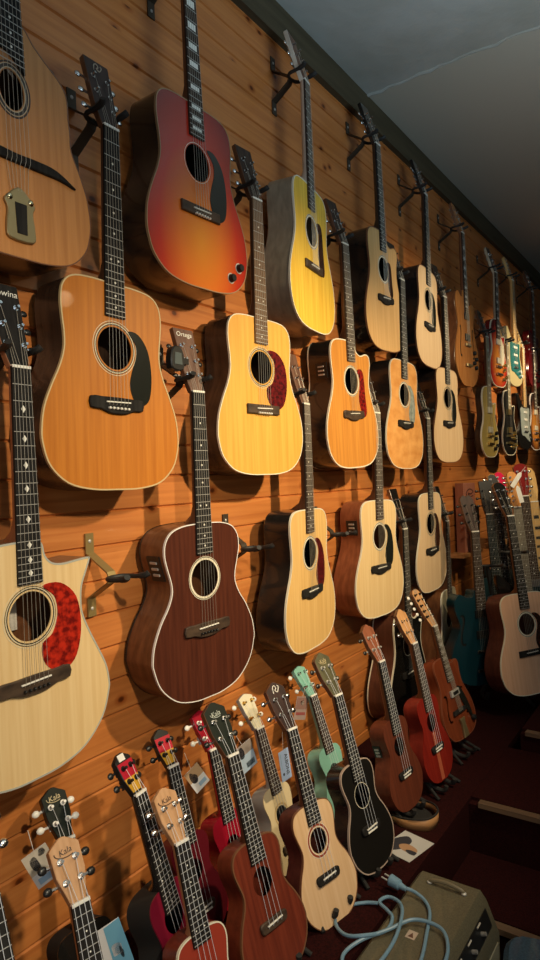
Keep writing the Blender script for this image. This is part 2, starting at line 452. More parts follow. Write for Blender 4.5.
def make_neck(root, P, nz, jz, depth, wn, wj):
    mb = MB(); N = 10; ks = 14
    rows = []
    for i in range(ks + 1):
        t = i / ks; z = nz + (jz - nz) * t
        w = wn + (wj - wn) * t
        D = .019 + .004 * t
        if t > .88: D += (depth * .78 - D) * ((t - .88) / .12) ** 1.6
        rows.append([(w / 2 * math.cos(PI * q / N), D * math.sin(PI * q / N) ** .8 if 0 < q < N else 0, z) for q in range(N + 1)])
    n = N + 1
    vs = [v for r in rows for v in r]
    fs = [[i * n + q, i * n + q + 1, (i + 1) * n + q + 1, (i + 1) * n + q] for i in range(ks) for q in range(N)]
    fs += [[i * n, (i + 1) * n, (i + 1) * n + N, i * n + N] for i in range(ks)]
    fs += [list(range(n)), [ks * n + q for q in range(n)]]
    mb.add(vs, fs)
    return mb.obj('neck', P['neck_mat'], root)

def make_fretboard(root, P, nz, sc, nf, wn, wj, jz, end=None, yt=-.006, end_curve=False):
    mb = MB()
    ze = fret_z(nz, sc, nf) - .004 if end is None else end
    slope = (wj - wn) / (nz - jz)
    w = lambda z: (wn + slope * (nz - z)) / 2
    out = [(-w(ze), ze), (w(ze), ze), (w(nz), nz), (-w(nz), nz)]
    if end_curve: out = [(-w(ze), ze + .035), (-w(ze) * .3, ze + .032), (w(ze) * .4, ze + .018), (w(ze), ze), (w(nz), nz), (-w(nz), nz)]
    mb.slab(out, yt, 0)
    fine = P.get('fine', 1)
    for i in range(1, nf + 1):
        z = fret_z(nz, sc, i)
        h = P.get('fret_h', .0007)
        mb.box(-w(z), w(z), yt - .0009, yt + .0002, z - h, z + h, 1)
    kind = P.get('inlay', 'dot')
    for f in (3, 5, 7, 9, 12, 15, 17, 19):
        if f > nf or kind is None: continue
        z = (fret_z(nz, sc, f) + fret_z(nz, sc, f - 1)) / 2
        gap = fret_z(nz, sc, f - 1) - fret_z(nz, sc, f)
        xs = (-.011, .011) if f == 12 and kind == 'dot' else (0,)
        for x in xs:
            if kind == 'dot': o = circ(x, z, P.get('dot_r', .0028), n=10)
            elif kind == 'diamond': o = [(-.0055, z), (0, z - .0075), (.0055, z), (0, z + .0075)]
            else: o = [(-w(z) * .62, z - gap * .3), (w(z) * .62, z - gap * .3), (w(z) * .62, z + gap * .3), (-w(z) * .62, z + gap * .3)]
            mb.slab(o, yt - .0006, yt + .0002, 0, 2)
    return mb.obj('fretboard', [P['fb_mat'], NICKEL, P.get('inlay_mat', BONE)], root, smooth=False)

def tuner_mesh(side, wx, mats, post=.013, straight=False):
    """one machine head; origin at its post on the headstock face"""
    mb = MB()
    mb.tube([(0, .002, 0), (0, -.002, 0)], .0062, 10, 0)
    mb.tube([(0, .0, 0), (0, -post, 0)], .0034, 8, 0)
    mb.tube([(0, .016, 0), (side * (wx + .008), .016, 0)], .003, 6, 0)
    mb.box(-.008, .008, .0135, .0205, -.010, .010, 0)
    mb.ball((side * (wx + .014), .016, 0), .0098, 1, sx=.95, sy=.45, sz=.78)
    return mb.mesh('tuner', mats)

def make_head(root, P, nz, wn, sc_h=1.0):
    """headstock (with lettering), nut and tuners, tilted back about the nut"""
    kind = P.get('head', 'martin'); a = math.radians(P.get('head_tilt', 15)); ns = P['strings']
    rot = lambda v: Vector((v.x, v.y * math.cos(a) + (v.z - nz) * math.sin(a), nz + (v.z - nz) * math.cos(a) - v.y * math.sin(a)))
    o = FENDER if kind == 'fender' else head_outline(kind)
    o = [(x * sc_h, z * sc_h + nz) for x, z in o]
    mb = MB(); mb.slab(o, 0, .0155, .0012, 0, 1)
    hm = P.get('head_mat', P['neck_mat'])
    mb.xf(rot)
    hd = mb.obj('headstock', [P.get('head_side', P['neck_mat']), hm], root)
    if P.get('flag'):      # painted bands of red and gold on the black head
        for nm, z0, z1, m_ in (('red_band', .056 * sc_h, .106 * sc_h, P['flag'][0]), ('gold_band', .010 * sc_h, .056 * sc_h, P['flag'][1])):
            q = MB()
            def wx(z):
                r = HEADS[kind]
                for (xa, za), (xb, zb) in zip(r, r[1:]):
                    if za <= z / sc_h <= zb and zb > za: return (xa + (xb - xa) * (z / sc_h - za) / (zb - za)) * sc_h
                return .03
            q.slab([(-wx(z0) * .97, nz + z0), (wx(z0) * .97, nz + z0), (wx((z0 + z1) / 2) * .97, nz + (z0 + z1) / 2), (wx(z1) * .97, nz + z1), (-wx(z1) * .97, nz + z1), (-wx((z0 + z1) / 2) * .97, nz + (z0 + z1) / 2)], -.0008, .0005)
            q.xf(rot); q.obj(nm, m_, hd, smooth=False)
    rotm = Matrix.Translation((0, 0, nz)) @ Matrix.Rotation(-a, 4, 'X')
    if P.get('logo'):
        tx, size, dz, ang, mm, arch = P['logo']; dz *= sc_h; size *= sc_h
        text_obj('lettering', tx, size, mm, hd, rotm @ Matrix.Translation((0, -.0006, dz)) @ Matrix.Rotation(math.radians(ang), 4, 'Y'), .2)
        if arch:
            q = MB(); pts = [(arch * math.cos(t) * 1.2, -.0008, dz + arch * .55 * math.sin(t)) for t in [PI * .95 + PI * .75 * k / 10 for k in range(11)]]
            q.tube(pts, .0009, 5); q.v = [tuple(rotm @ Vector(v)) for v in q.v]
            q.obj('swirl', mm, hd)
    if P.get('ornament'):
        dz = P['ornament']; q = MB()
        q.tube(crom([(-.012, -.0008, dz - .008), (-.009, -.0008, dz + .008), (-.001, -.0008, dz + .013), (.003, -.0008, dz + .005), (-.003, -.0008, dz), (.004, -.0008, dz - .006), (.013, -.0008, dz + .006), (.010, -.0008, dz + .012)], 4, False), .0014, 5)
        q.v = [tuple(rotm @ Vector(v)) for v in q.v]
        q.obj('ornament', P.get('orn_mat', BONE), hd)
    # nut
    q = MB(); q.slab([(-wn / 2, nz - .003), (wn / 2, nz - .003), (wn / 2, nz + .003), (-wn / 2, nz + .003)], -.0082, .0, .0006)
    q.obj('nut', P.get('nut_mat', BONE), root)
    # tuners
    tm = P.get('tuner_mats', (CHROME, CHROME))
    posts = []
    if kind == 'fender':
        for i in range(ns):
            z = (.035 + .025 * i) * sc_h
            t_ = shared(('tun', -1, tm[0].name, tm[1].name, .02), lambda: tuner_mesh(-1, .016, tm), 'tuner', root)
            t_.matrix_local = rotm @ Matrix.Translation((-.014, -.0005, z)); posts.append((-.014 + .002, z))
    else:
        per = ns // 2
        zlo, zhi = P.get('tuner_z', (.05, .135) if per == 3 else (.045, .088))
        for side in (-1, 1):
            for i in range(per):
                z = (zlo + (zhi - zlo) * (i / max(1, per - 1))) * sc_h
                x0 = P.get('tuner_x', .021) * sc_h
                wx = (.0375 if per != 2 else .034) * sc_h - x0
                t_ = shared(('tun', side, tm[0].name, tm[1].name, round(wx, 4)), lambda: tuner_mesh(side, wx, tm), 'tuner', root)
                t_.matrix_local = rotm @ Matrix.Translation((side * x0, -.0005, z)); posts.append((side * x0 * .9, z))
    return rot, posts

def make_strings(root, P, nz, sz, wn, sp, rot, posts, r, ynut=-.0086, ysad=-.0125, m=None):
    ns = P['strings']
    per = ns // 2
    for i in range(ns):
        xn = (i / (ns - 1) - .5) * wn * .84; xs = (i / (ns - 1) - .5) * sp
        if P.get('head') == 'fender': po = posts[i]
        else: po = posts[i] if i < per else posts[per + (ns - 1 - i)]
        e = rot(Vector((po[0], -.007, nz + po[1])))
        q = MB(); q.tube([(xs, ysad + .006, sz - .010), (xs, ysad, sz), (xn, ynut, nz), tuple(e)], r, 4, cap=False)
        q.obj('string', m or P.get('string_mat', STRING), root)

PG_TEAR = [(.040, .046), (.072, .044), (.102, .008), (.113, -.055), (.105, -.112), (.080, -.132), (.055, -.120), (.043, -.085), (.050, -.050), (.064, -.012), (.062, .018)]
PG_WIDE = [(.030, .056), (.075, .056), (.115, .02), (.125, -.045), (.110, -.105), (.080, -.128), (.048, -.122), (.026, -.098), (.024, -.062), (.050, -.045), (.064, -.008), (.058, .03)]
PG_SLIM = [(.046, .042), (.078, .050), (.098, .025), (.106, -.06), (.112, -.12), (.092, -.140), (.066, -.115), (.052, -.065), (.062, -.02), (.064, .012)]

def acoustic(name, label, cat, nut, P, lean=0, yaw=0, tilt=0, group=None):
    """an acoustic instrument hung or stood so that its nut is at the given point"""
    L, Wd = P['L'], P['W']; sc = P['scale']; jf = P.get('join', .5545); d0, d1 = P['depth']
    sz = P.get('saddle', L - (1 - jf) * sc); nz = sz + sc
    wn, wj = P.get('wn', .044), P.get('wj', .056)
    root = empty(name, label, cat, Matrix.Translation(nut) @ frame(nut, lean, yaw, tilt) @ Matrix.Translation((0, 0, -nz)), group)
    o = [(x * Wd / 2, z * L) for x, z in SHAPES[P['shape']]]
    o = ccw(crom(o, P.get('res', 4)))
    n = len(o)
    hz = P.get('hole', L * .685); hr = P.get('hr', .05); hrz = P.get('hrz', hr)
    # sides and back
    dep = lambda z: d1 + (d0 - d1) * (z / L)
    mb = MB()
    vs = [(x, .003, z) for x, z in o] + [(x, dep(z) - .004, z) for x, z in o] + [(x, dep(z), z) for x, z in inset(o, .004)]
    fs = [[r * n + i, r * n + (i + 1) % n, (r + 1) * n + (i + 1) % n, (r + 1) * n + i] for r in (0, 1) for i in range(n)]
    fs.append([2 * n + i for i in range(n)])
    mb.add(vs, fs)
    body = mb.obj('body', P['side'], root)
    # soundboard with its real soundhole(s)
    holes = []
    if P.get('fholes'): holes = [P['fhole'](s) for s in (-1, 1)]
    elif P.get('no_hole'): holes = []
    else: holes = [circ(0, hz, hr, hrz, 40)]
    loops = [ccw(o)] + [ccw(h)[::-1] for h in holes]
    flat = [p for l in loops for p in l]
    tris = tessellate_polygon([[Vector((x, z, 0)) for x, z in l] for l in loops])
    mb = MB()
    mb.add([(x, 0, z) for x, z in flat], [list(t) for t in tris])
    k = 0
    mb.add([(x, 0, z) for x, z in loops[0]] + [(x, .003, z) for x, z in loops[0]], [[i, (i + 1) % n, n + (i + 1) % n, n + i] for i in range(n)])
    for h in loops[1:]:
        q = len(h)
        mb.add([(x, 0, z) for x, z in h] + [(x, .003, z) for x, z in h], [[i, (i + 1) % q, q + (i + 1) % q, q + i] for i in range(q)])
    sb = mb.obj('soundboard', P['top'], root, ang=20)
    # binding
    if P.get('bind'):
        mb = MB(); b = P.get('bw', .0028)
        o1 = inset(o, -.0008); o2 = inset(o, b)
        vs = [(x, .006, z) for x, z in o1] + [(x, -.0007, z) for x, z in o1] + [(x, -.0007, z) for x, z in o2] + [(x, .0005, z) for x, z in o2]
        mb.add(vs, [[r * n + i, r * n + (i + 1) % n, (r + 1) * n + (i + 1) % n, (r + 1) * n + i] for r in range(3) for i in range(n)])
        mb.obj('binding', P['bind'], root)
    if P.get('back_bind'):
        mb = MB()
        vs = [(x, dep(z) - .005, z) for x, z in inset(o, -.0008)] + [(x, dep(z) + .0008, z) for x, z in inset(o, -.0008)] + [(x, dep(z) + .0008, z) for x, z in inset(o, .003)]
        mb.add(vs, [[r * n + i, r * n + (i + 1) % n, (r + 1) * n + (i + 1) % n, (r + 1) * n + i] for r in range(2) for i in range(n)])
        mb.obj('back_binding', P['back_bind'], root)
    if P.get('rosette') and holes and not P.get('fholes'):
        mb = MB()
        cols, specs = P['rosette']
        for (ra, rb, mi) in specs:
            mb.ring(circ(0, hz, hr + ra, hrz + ra, 40), circ(0, hz, hr + rb, hrz + rb, 40), -.0005 - .0001 * mi, mi)
        mb.obj('rosette', cols, root, smooth=False)
    if P.get('fholes'):
        pass
    if P.get('pg'):
        pts, pm = P['pg']; ps = P.get('pgs', 1)
        mb = MB(); mb.slab(crom([(x * ps, z * ps + hz) for x, z in pts], 4), -.0016, .0002, .0004)
        mb.obj('pickguard', pm, root)
    # bridge
    bk = P.get('bridge', 'belly')
    mb = MB(); bw = P.get('bridge_w', .155) / 2; bh = .030
    if bk == 'belly': bo = crom([(-bw, sz - .016), (-bw, sz + .010), (-bw * .6, sz + .011), (0, sz + .012), (bw * .6, sz + .011), (bw, sz + .010), (bw, sz - .016), (bw * .66, sz - .018), (bw * .35, sz - .026), (0, sz - .028), (-bw * .35, sz - .026), (-bw * .66, sz - .018)], 2)
    elif bk == 'uke': bo = crom([(-bw, sz), (-bw * .9, sz + .008), (-bw * .5, sz + .009), (bw * .5, sz + .009), (bw * .9, sz + .008), (bw, sz), (bw * .9, sz - .013), (bw * .5, sz - .015), (-bw * .5, sz - .015), (-bw * .9, sz - .013)], 3)
    elif bk == 'moustache': bo = crom([(-.150, sz - .01), (-.10, sz + .012), (-.05, sz + .015), (0, sz + .013), (.05, sz + .015), (.10, sz + .012), (.150, sz - .012), (.11, sz - .006), (.05, sz - .006), (0, sz - .006), (-.05, sz - .006), (-.11, sz - .004)], 3)
    elif bk == 'arch': bo = [(-bw, sz - .008), (bw, sz - .008), (bw * .9, sz + .008), (-bw * .9, sz + .008)]
    else: bo = [(-bw, sz - .017), (bw, sz - .017), (bw, sz + .012), (-bw, sz + .012)]
    mb.slab(bo, -.0085 if bk != 'arch' else -.012, .0002, .002)
    br = mb.obj('bridge', P.get('bridge_mat', BRIDGEW), root)
    if bk not in ('moustache', 'arch'):
        q = MB(); sw = P.get('saddle_w', .072) / 2
        q.slab([(-sw, sz - .0025), (sw, sz - .0005), (sw, sz + .0025), (-sw, sz + .0005)], -.0122, -.008, .0005)
        q.obj('saddle', BONE, br)
        if bk == 'uke':
            q = MB(); q.slab([(-sw * .9, sz - .013), (sw * .9, sz - .013), (sw * .9, sz - .008), (-sw * .9, sz - .008)], -.0095, -.008, .0004)
            if P.get('tie', 1): q.obj('tie_block', BONE, br)
        if P.get('pins'):
            for i in range(6):
                x = (i / 5 - .5) * .056
                pn = shared(('pin', P['pins'].name), lambda: pin_mesh(P['pins']), 'bridge_pin', br)
                pn.location = (x, -.0085, sz - .015)
    # neck, fretboard, head, strings
    make_neck(root, P, nz, L - .004, d0, wn, wj)
    make_fretboard(root, P, nz, sc, P.get('frets', 20), wn, wj, L, P.get('fb_end'), end_curve=P.get('fb_curve', False))
    rot, posts = make_head(root, P, nz, wn, P.get('head_scale', 1))
    if P.get('string_r', 1):
        make_strings(root, P, nz, sz if bk != 'moustache' else sz, wn, P.get('spread', .054), rot, posts, P.get('string_r', .00055))
    if P.get('paper_label'):
        q = MB(); q.box(-.035, .035, dep(hz) - .0075, dep(hz) - .006, hz - .045, hz + .035); q.obj('paper_label', mat('label_paper', (.75, .70, .60), .7), root, smooth=False)
    if P.get('preamp'):
        px, pz, pw, ph = P['preamp']
        # the control panel let into the bass side, aligned with the side's own direction
        idx = min(range(n), key=lambda i: abs(o[i][1] - pz) + (10 if o[i][0] > 0 else 0))
        a, b = o[idx - 2], o[(idx + 2) % n]
        t = Vector((b[0] - a[0], 0, b[1] - a[1])).normalized(); nn = Vector((t.z, 0, -t.x)); 
        if nn.x > 0: nn = -nn
        c = Vector((o[idx][0], .045, o[idx][1])) 
        def panel(u0, u1, y0, y1, e0, e1, nm, m_, par):
            q = MB(); q.box(u0, u1, y0, y1, e0, e1)
            q.xf(lambda v: c + t * v.x + Vector((0, v.y, 0)) + nn * v.z)
            return q.obj(nm, m_, par, smooth=False)
        pa = panel(-ph / 2, ph / 2, -pw / 2, pw / 2, -.001, .003, 'preamp_panel', BLACK, root)
        for k in range(3):
            panel(-ph * .3 + k * ph * .25, -ph * .3 + k * ph * .25 + .006, -pw * .25, pw * .25, .003, .006, 'slider', NICKEL, pa)
    return root
def pin_mesh(m):
    mb = MB(); mb.tube([(0, .001, 0), (0, -.004, 0)], .003, 8); mb.ball((0, -.004, 0), .0034)
    return mb.mesh('bridge_pin', [m])
def cyl_y(r, h, m, name, n=16):
    mb = MB(); mb.tube([(0, 0, 0), (0, -h * .8, 0), (0, -h, 0)], [r, r * .92, r * .8], n)
    return mb.mesh(name, [m])

ROS3 = ([mat('rosette_cream', (.72, .62, .42), .4), mat('rosette_black', (.02, .018, .015), .4)], [(.004, .0065, 1), (.0065, .009, 0), (.009, .0105, 1), (.013, .0145, 0)])
ROS_CREAM = ([CREAM, mat('rosette_black', (0, 0, 0))], [(.0005, .0065, 0), (.0065, .0085, 1), (.0085, .010, 0)])
ROS_UKE = ([mat('rosette_red', (.30, .06, .03), .4), CREAM], [(.002, .004, 1), (.004, .010, 0), (.010, .0115, 1)])
ROS_THIN = ([CREAM], [(.003, .0045, 0)])
def D(**k):
    p = dict(shape='dread', L=.482, saddle=.203, W=.397, depth=(.10, .117), scale=.645, strings=6, top=TOP_NAT, side=SIDE_DK, bind=CREAM, rosette=ROS3, fb_mat=ROSE,
             neck_mat=NECKW, head='martin', head_mat=ROSE, pins=None, hr=.05)
    p.update(k); return p
HUNG = 'acoustic guitars hung along the plank wall'
IVORYB = mat('ivory_binding', (.82, .76, .60), .3)
WHITEB = mat('white_binding', (.86, .85, .82), .3)
BROWNB = mat('brown_binding', (.18, .08, .04), .3)

# ------------------------------------------------------------------ top row
k_ = 1.02
def U_(p, f):     # a slightly larger instrument of the same shape
    q = dict(p)
    for k in ('L', 'W', 'scale', 'saddle', 'hole', 'hr'):
        if k in q: q[k] *= f
    return q
gypsy = acoustic('gypsy_jazz_guitar', 'tan gypsy jazz guitar with oval soundhole, moustache bridge and brass tailpiece, upper left corner', 'guitar', (.14, .785, 2.94),
    D(shape='gypsy', L=.49, W=.385, scale=.67, saddle=.20, hole=.345, hr=.029, hrz=.041, top=wood('gypsy_top', (.56, .255, .085), (.46, .195, .06)), side=SIDE_DK, bind=BROWNB, bw=.0018, bridge='moustache', bridge_mat=EBONY,
      rosette=([mat('rosette_dark', (.035, .02, .012), .4), mat('rosette_line', (.55, .45, .30), .4)], [(.002, .004, 1), (.004, .010, 0), (.010, .0115, 1), (.0125, .016, 0)]),
      fb_mat=EBONY, frets=21, fb_end=.386, fb_curve=True, wj=.058, head='gibson'), yaw=-2, tilt=-1)
q = MB()
q.slab(crom([(-.028, .0), (.028, .0), (.034, .025), (.030, .06), (.036, .078), (.022, .094), (.010, .104), (0, .108), (-.010, .104), (-.022, .094), (-.036, .078), (-.030, .06), (-.034, .025)], 3), -.009, -.001, .002)
q.xf(lambda v: Vector((v.x, v.y, v.z + .035))); tp = q.obj('tailpiece', BRASS, gypsy)
q = MB(); q.slab([(-.012, .012), (.012, .012), (.014, .075), (-.014, .075)], -.0105, -.008, .0005); q.xf(lambda v: Vector((v.x, v.y, v.z + .035))); q.obj('tailpiece_insert', EBONY, tp)
for x in (-.025, .025):
    q = MB(); q.ball((x, -.009, .118), .007, sy=.5); q.obj('tailpiece_boss', mat('polished_brass', (.8, .68, .42), .2, 1), tp)
for i in range(6):
    q = MB(); q.tube([((i / 5 - .5) * .05, -.0065, .19), ((i / 5 - .5) * .04, -.009, .135)], .0006, 4); q.obj('string', STRING, gypsy)

SB = burst('cherry_sunburst', [(0, (.80, .29, .03)), (.35, (.74, .18, .024)), (.66, (.52, .036, .014)), (1.0, (.20, .010, .008))], (0, .13), .25, .42)
hb = acoustic('acoustic_guitar', 'cherry sunburst acoustic guitar with block inlays, black pickguard and two black knobs', 'guitar', (.14, 1.358, 3.005),
    D(L=.51, saddle=.215, W=.42, scale=.658, top=SB, side=SIDE_BK, bind=mat('old_binding', (.34, .22, .12), .4), bw=.002, inlay='block', pg=(PG_TEAR, PG_BLACK), pgs=1.08, pins=BONE, bridge='plain', bridge_w=.16, head='gibson', head_mat=GLOSSBLK, rosette=ROS_THIN), yaw=0, tilt=-1.4, group=None)
for x, z in ((.125, .055), (.165, .092)):
    kb = shared('knob_blk', lambda: cyl_y(.0125, .014, BLACK, 'knob'), 'knob', hb); kb.location = (x, 0, z)
    q = MB(); q.tube([(0, -.0001, 0), (0, -.001, 0)], .016, 16); wq = q.obj('knob_washer', NICKEL, kb)
acoustic('acoustic_guitar', 'lemon yellow acoustic guitar turned aside so its grey side shows, head at the ceiling beam', 'guitar', (.14, 1.979, 2.999),
    U_(D(L=.507, saddle=.224, W=.41, top=TOP_LEMON, side=SIDE_GR, bind=IVORYB, pg=(PG_SLIM, TORT_DK), bridge='plain', neck_mat=wood('pale_neck', (.70, .62, .52), (.58, .5, .42)), head_mat=NECKW, rosette=ROS_CREAM), k_), yaw=-9, tilt=-.5)
acoustic('acoustic_guitar', 'top row tan cutaway acoustic with black sides, second right of the lemon yellow guitar head', 'guitar', (.14, 2.559, 3.009),
    U_(D(shape='dread_cut', W=.40, L=.507, saddle=.224, top=wood('tan_top', (.74, .46, .20), (.64, .37, .14)), side=GLOSSBLK, bind=BROWNB, pg=(PG_SLIM, TORT_DK), pgs=.8, fb_mat=EBONY, neck_mat=SIDE_BK, head_mat=GLOSSBLK, bridge_mat=EBONY, rosette=ROS_CREAM, tuner_mats=(CHROME, CHROME)), k_), yaw=-1, tilt=-2.6)
acoustic('acoustic_guitar', 'top row natural dreadnought with black pickguard, beside the brown archtop', 'guitar', (.14, 3.109, 2.977),
    U_(D(top=TOP_PALE, side=SIDE_BK, bind=BROWNB, pg=(PG_TEAR, PG_BLACK), fb_mat=EBONY, neck_mat=SIDE_BK, head_mat=GLOSSBLK, bridge_mat=EBONY), k_), yaw=-3, tilt=.8)

# ------------------------------------------------------------------ middle row
acoustic('acoustic_guitar', 'amber dreadnought with worn cream binding and black teardrop pickguard, second row, left', 'guitar', (.14, 1.055, 2.446),
    U_(D(top=TOP_AMBER, side=SIDE_DK, bind=mat('yellowed_binding', (.60, .46, .24), .4), bw=.0026, pg=(PG_TEAR, PG_BLACK), fb_mat=EBONY, pins=BONE, bridge_mat=EBONY, ornament=.165, orn_mat=mat('faded_script', (.42, .34, .26), .5), head_mat=wood('dark_head', (.06, .035, .03), (.03, .02, .018))), k_), yaw=2, tilt=1.2)
acoustic('acoustic_guitar', 'honey yellow dreadnought with dark red tortoise pickguard, middle row beside the amber guitar', 'guitar', (.14, 1.646, 2.47),
    U_(D(top=TOP_YEL, side=SIDE_DK, bind=IVORYB, bw=.002, pg=(PG_WIDE, TORT), fb_mat=wood('light_rosewood', (.20, .12, .07), (.12, .07, .04), rough=.45), pins=BONE, bridge='plain', bridge_w=.15), k_), yaw=5, tilt=.5)
acoustic('acoustic_guitar', 'orange cutaway acoustic with red pickguard and black side preamp, middle of second row', 'guitar', (.14, 2.225, 2.489),
    U_(D(shape='dread_cut', L=.487, saddle=.208, W=.40, top=TOP_ORG, side=SIDE_BK, bind=IVORYB, bw=.0035, back_bind=CREAM, pg=(PG_SLIM, TORT_MID), bridge='belly', fb_mat=ROSE, preamp=(0, .37, .05, .06), rosette=ROS_CREAM), k_), yaw=1.5, tilt=-2)
acoustic('acoustic_guitar', 'flame figured amber acoustic guitar with pale grey marbled pickguard', 'guitar', (.14, 2.77, 2.475),
    U_(D(W=.39, top=TOP_FLAME, side=SIDE_BK, bind=IVORYB, bw=.002, pg=(PG_TEAR, PG_GREY), fb_mat=EBONY, neck_mat=SIDE_BK, head_mat=GLOSSBLK, bridge_mat=EBONY, rosette=ROS_CREAM), k_), yaw=1, tilt=1.2)
acoustic('acoustic_guitar', 'pale matt dreadnought in the second row just left of the gold electric guitar', 'guitar', (.14, 3.331, 2.512),
    U_(D(top=TOP_PALE, side=SIDE_BK, bind=BROWNB, pg=(PG_TEAR, PG_BLACK), fb_mat=EBONY, neck_mat=SIDE_DK, head_mat=GLOSSBLK, bridge_mat=EBONY), 1.035), yaw=2, tilt=-.2)

# ------------------------------------------------------------------ lower row
acoustic('acoustic_guitar', 'large pale cutaway acoustic with bright red pickguard and diamond inlays at the left edge', 'guitar', (.14, .786, 1.843),
    D(shape='flo_cut', L=.492, saddle=.205, W=.405, top=TOP_NAT, side=SIDE_BR, bind=mat('grey_abalone_binding', (.45, .46, .40), .3), bw=.003, pg=(PG_WIDE, TORT_BR), pgs=1.02, inlay='diamond', fb_mat=EBONY, pins=BLACK, bridge_w=.175, bridge_mat=BRIDGEW,
      head='martin', head_mat=EBONY, logo=('Dowina', .021, .166, 0, BONE, 0), hr=.051, paper_label=1, rosette=ROS3, tuner_mats=(CHROME, BLACK), neck_mat=wood('reddish_neck', (.36, .16, .08), (.26, .11, .05))), yaw=-2, tilt=-.3)
acoustic('acoustic_guitar', 'dark mahogany orchestra guitar with white binding and side preamp', 'guitar', (.14, 1.332, 1.839),
    D(shape='om', L=.48, saddle=.197, W=.385, top=TOP_MAHO, side=SIDE_BR, bind=WHITEB, bw=.0016, back_bind=BLACK, fb_mat=EBONY, pins=BLACK, bridge_w=.165, bridge_mat=BRIDGEW, preamp=(0, .37, .05, .07), paper_label=1,
      head='martin', head_mat=wood('brown_head', (.17, .09, .06), (.11, .055, .038)), logo=('Ortega', .020, .170, 0, BONE, 0), rosette=ROS_CREAM, tuner_mats=(CHROME, BLACK)), yaw=5, tilt=-.2)
acoustic('acoustic_guitar', 'yellow dreadnought with black sides and small dark red pickguard in the lower row', 'guitar', (.14, 1.893, 1.845),
    D(top=TOP_YEL if 0 else wood('warm_spruce', (.80, .52, .20), (.70, .42, .14)), side=SIDE_BK, bind=IVORYB, bw=.003, pg=(PG_TEAR, TORT), fb_mat=ROSE, bridge_mat=EBONY, head_mat=wood('brown_head', (0, 0, 0), (0, 0, 0)), rosette=ROS_CREAM), yaw=-6, tilt=.4)
acoustic('acoustic_guitar', 'pale spruce dreadnought with red mahogany sides, preamp and black pickguard in the lower row', 'guitar', (.14, 2.455, 1.847),
    D(top=TOP_NAT, side=SIDE_RED, bind=IVORYB, bw=.003, pg=(PG_TEAR, PG_BLACK), fb_mat=ROSE, bridge_mat=EBONY, rosette=ROS_CREAM, preamp=(0, .38, .05, .06)), yaw=4, tilt=1)
acoustic('acoustic_guitar', 'pale dreadnought with small brown pickguard, lower row, above the many pegged tan head', 'guitar', (.14, 3.025, 1.853),
    D(top=TOP_PALE, side=SIDE_BK, bind=IVORYB, bw=.002, pg=(PG_TEAR, TORT_DK), fb_mat=EBONY, bridge_mat=EBONY, head_mat=GLOSSBLK), yaw=0, tilt=-.1)
acoustic('acoustic_guitar', 'black acoustic guitar with cream binding hanging low behind the tan headed ukulele', 'guitar', (.14, 2.70, 1.339),
    D(shape='dread_cut', top=GLOSSBLK, side=wood('reddish_side', (.13, .045, .025), (.08, .028, .016)), bind=CREAM, bw=.004, back_bind=CREAM, fb_mat=EBONY, bridge_mat=EBONY, head_mat=GLOSSBLK, neck_mat=SIDE_BR, rosette=ROS_THIN, tuner_mats=(CHROME, CHROME)), yaw=1, tilt=0)
acoustic('acoustic_guitar', 'dim greenish spruce guitar hanging lowest, left of the teal guitar', 'guitar', (.14, 3.248, 1.331),
    D(scale=.63, L=.475, saddle=.197, W=.37, top=TOP_GREY, side=SIDE_BR, bind=IVORYB, bw=.002, pg=(PG_TEAR, PG_BLACK), fb_mat=ROSE, bridge_mat=EBONY, head_mat=GLOSSBLK), yaw=-4, tilt=1.5)

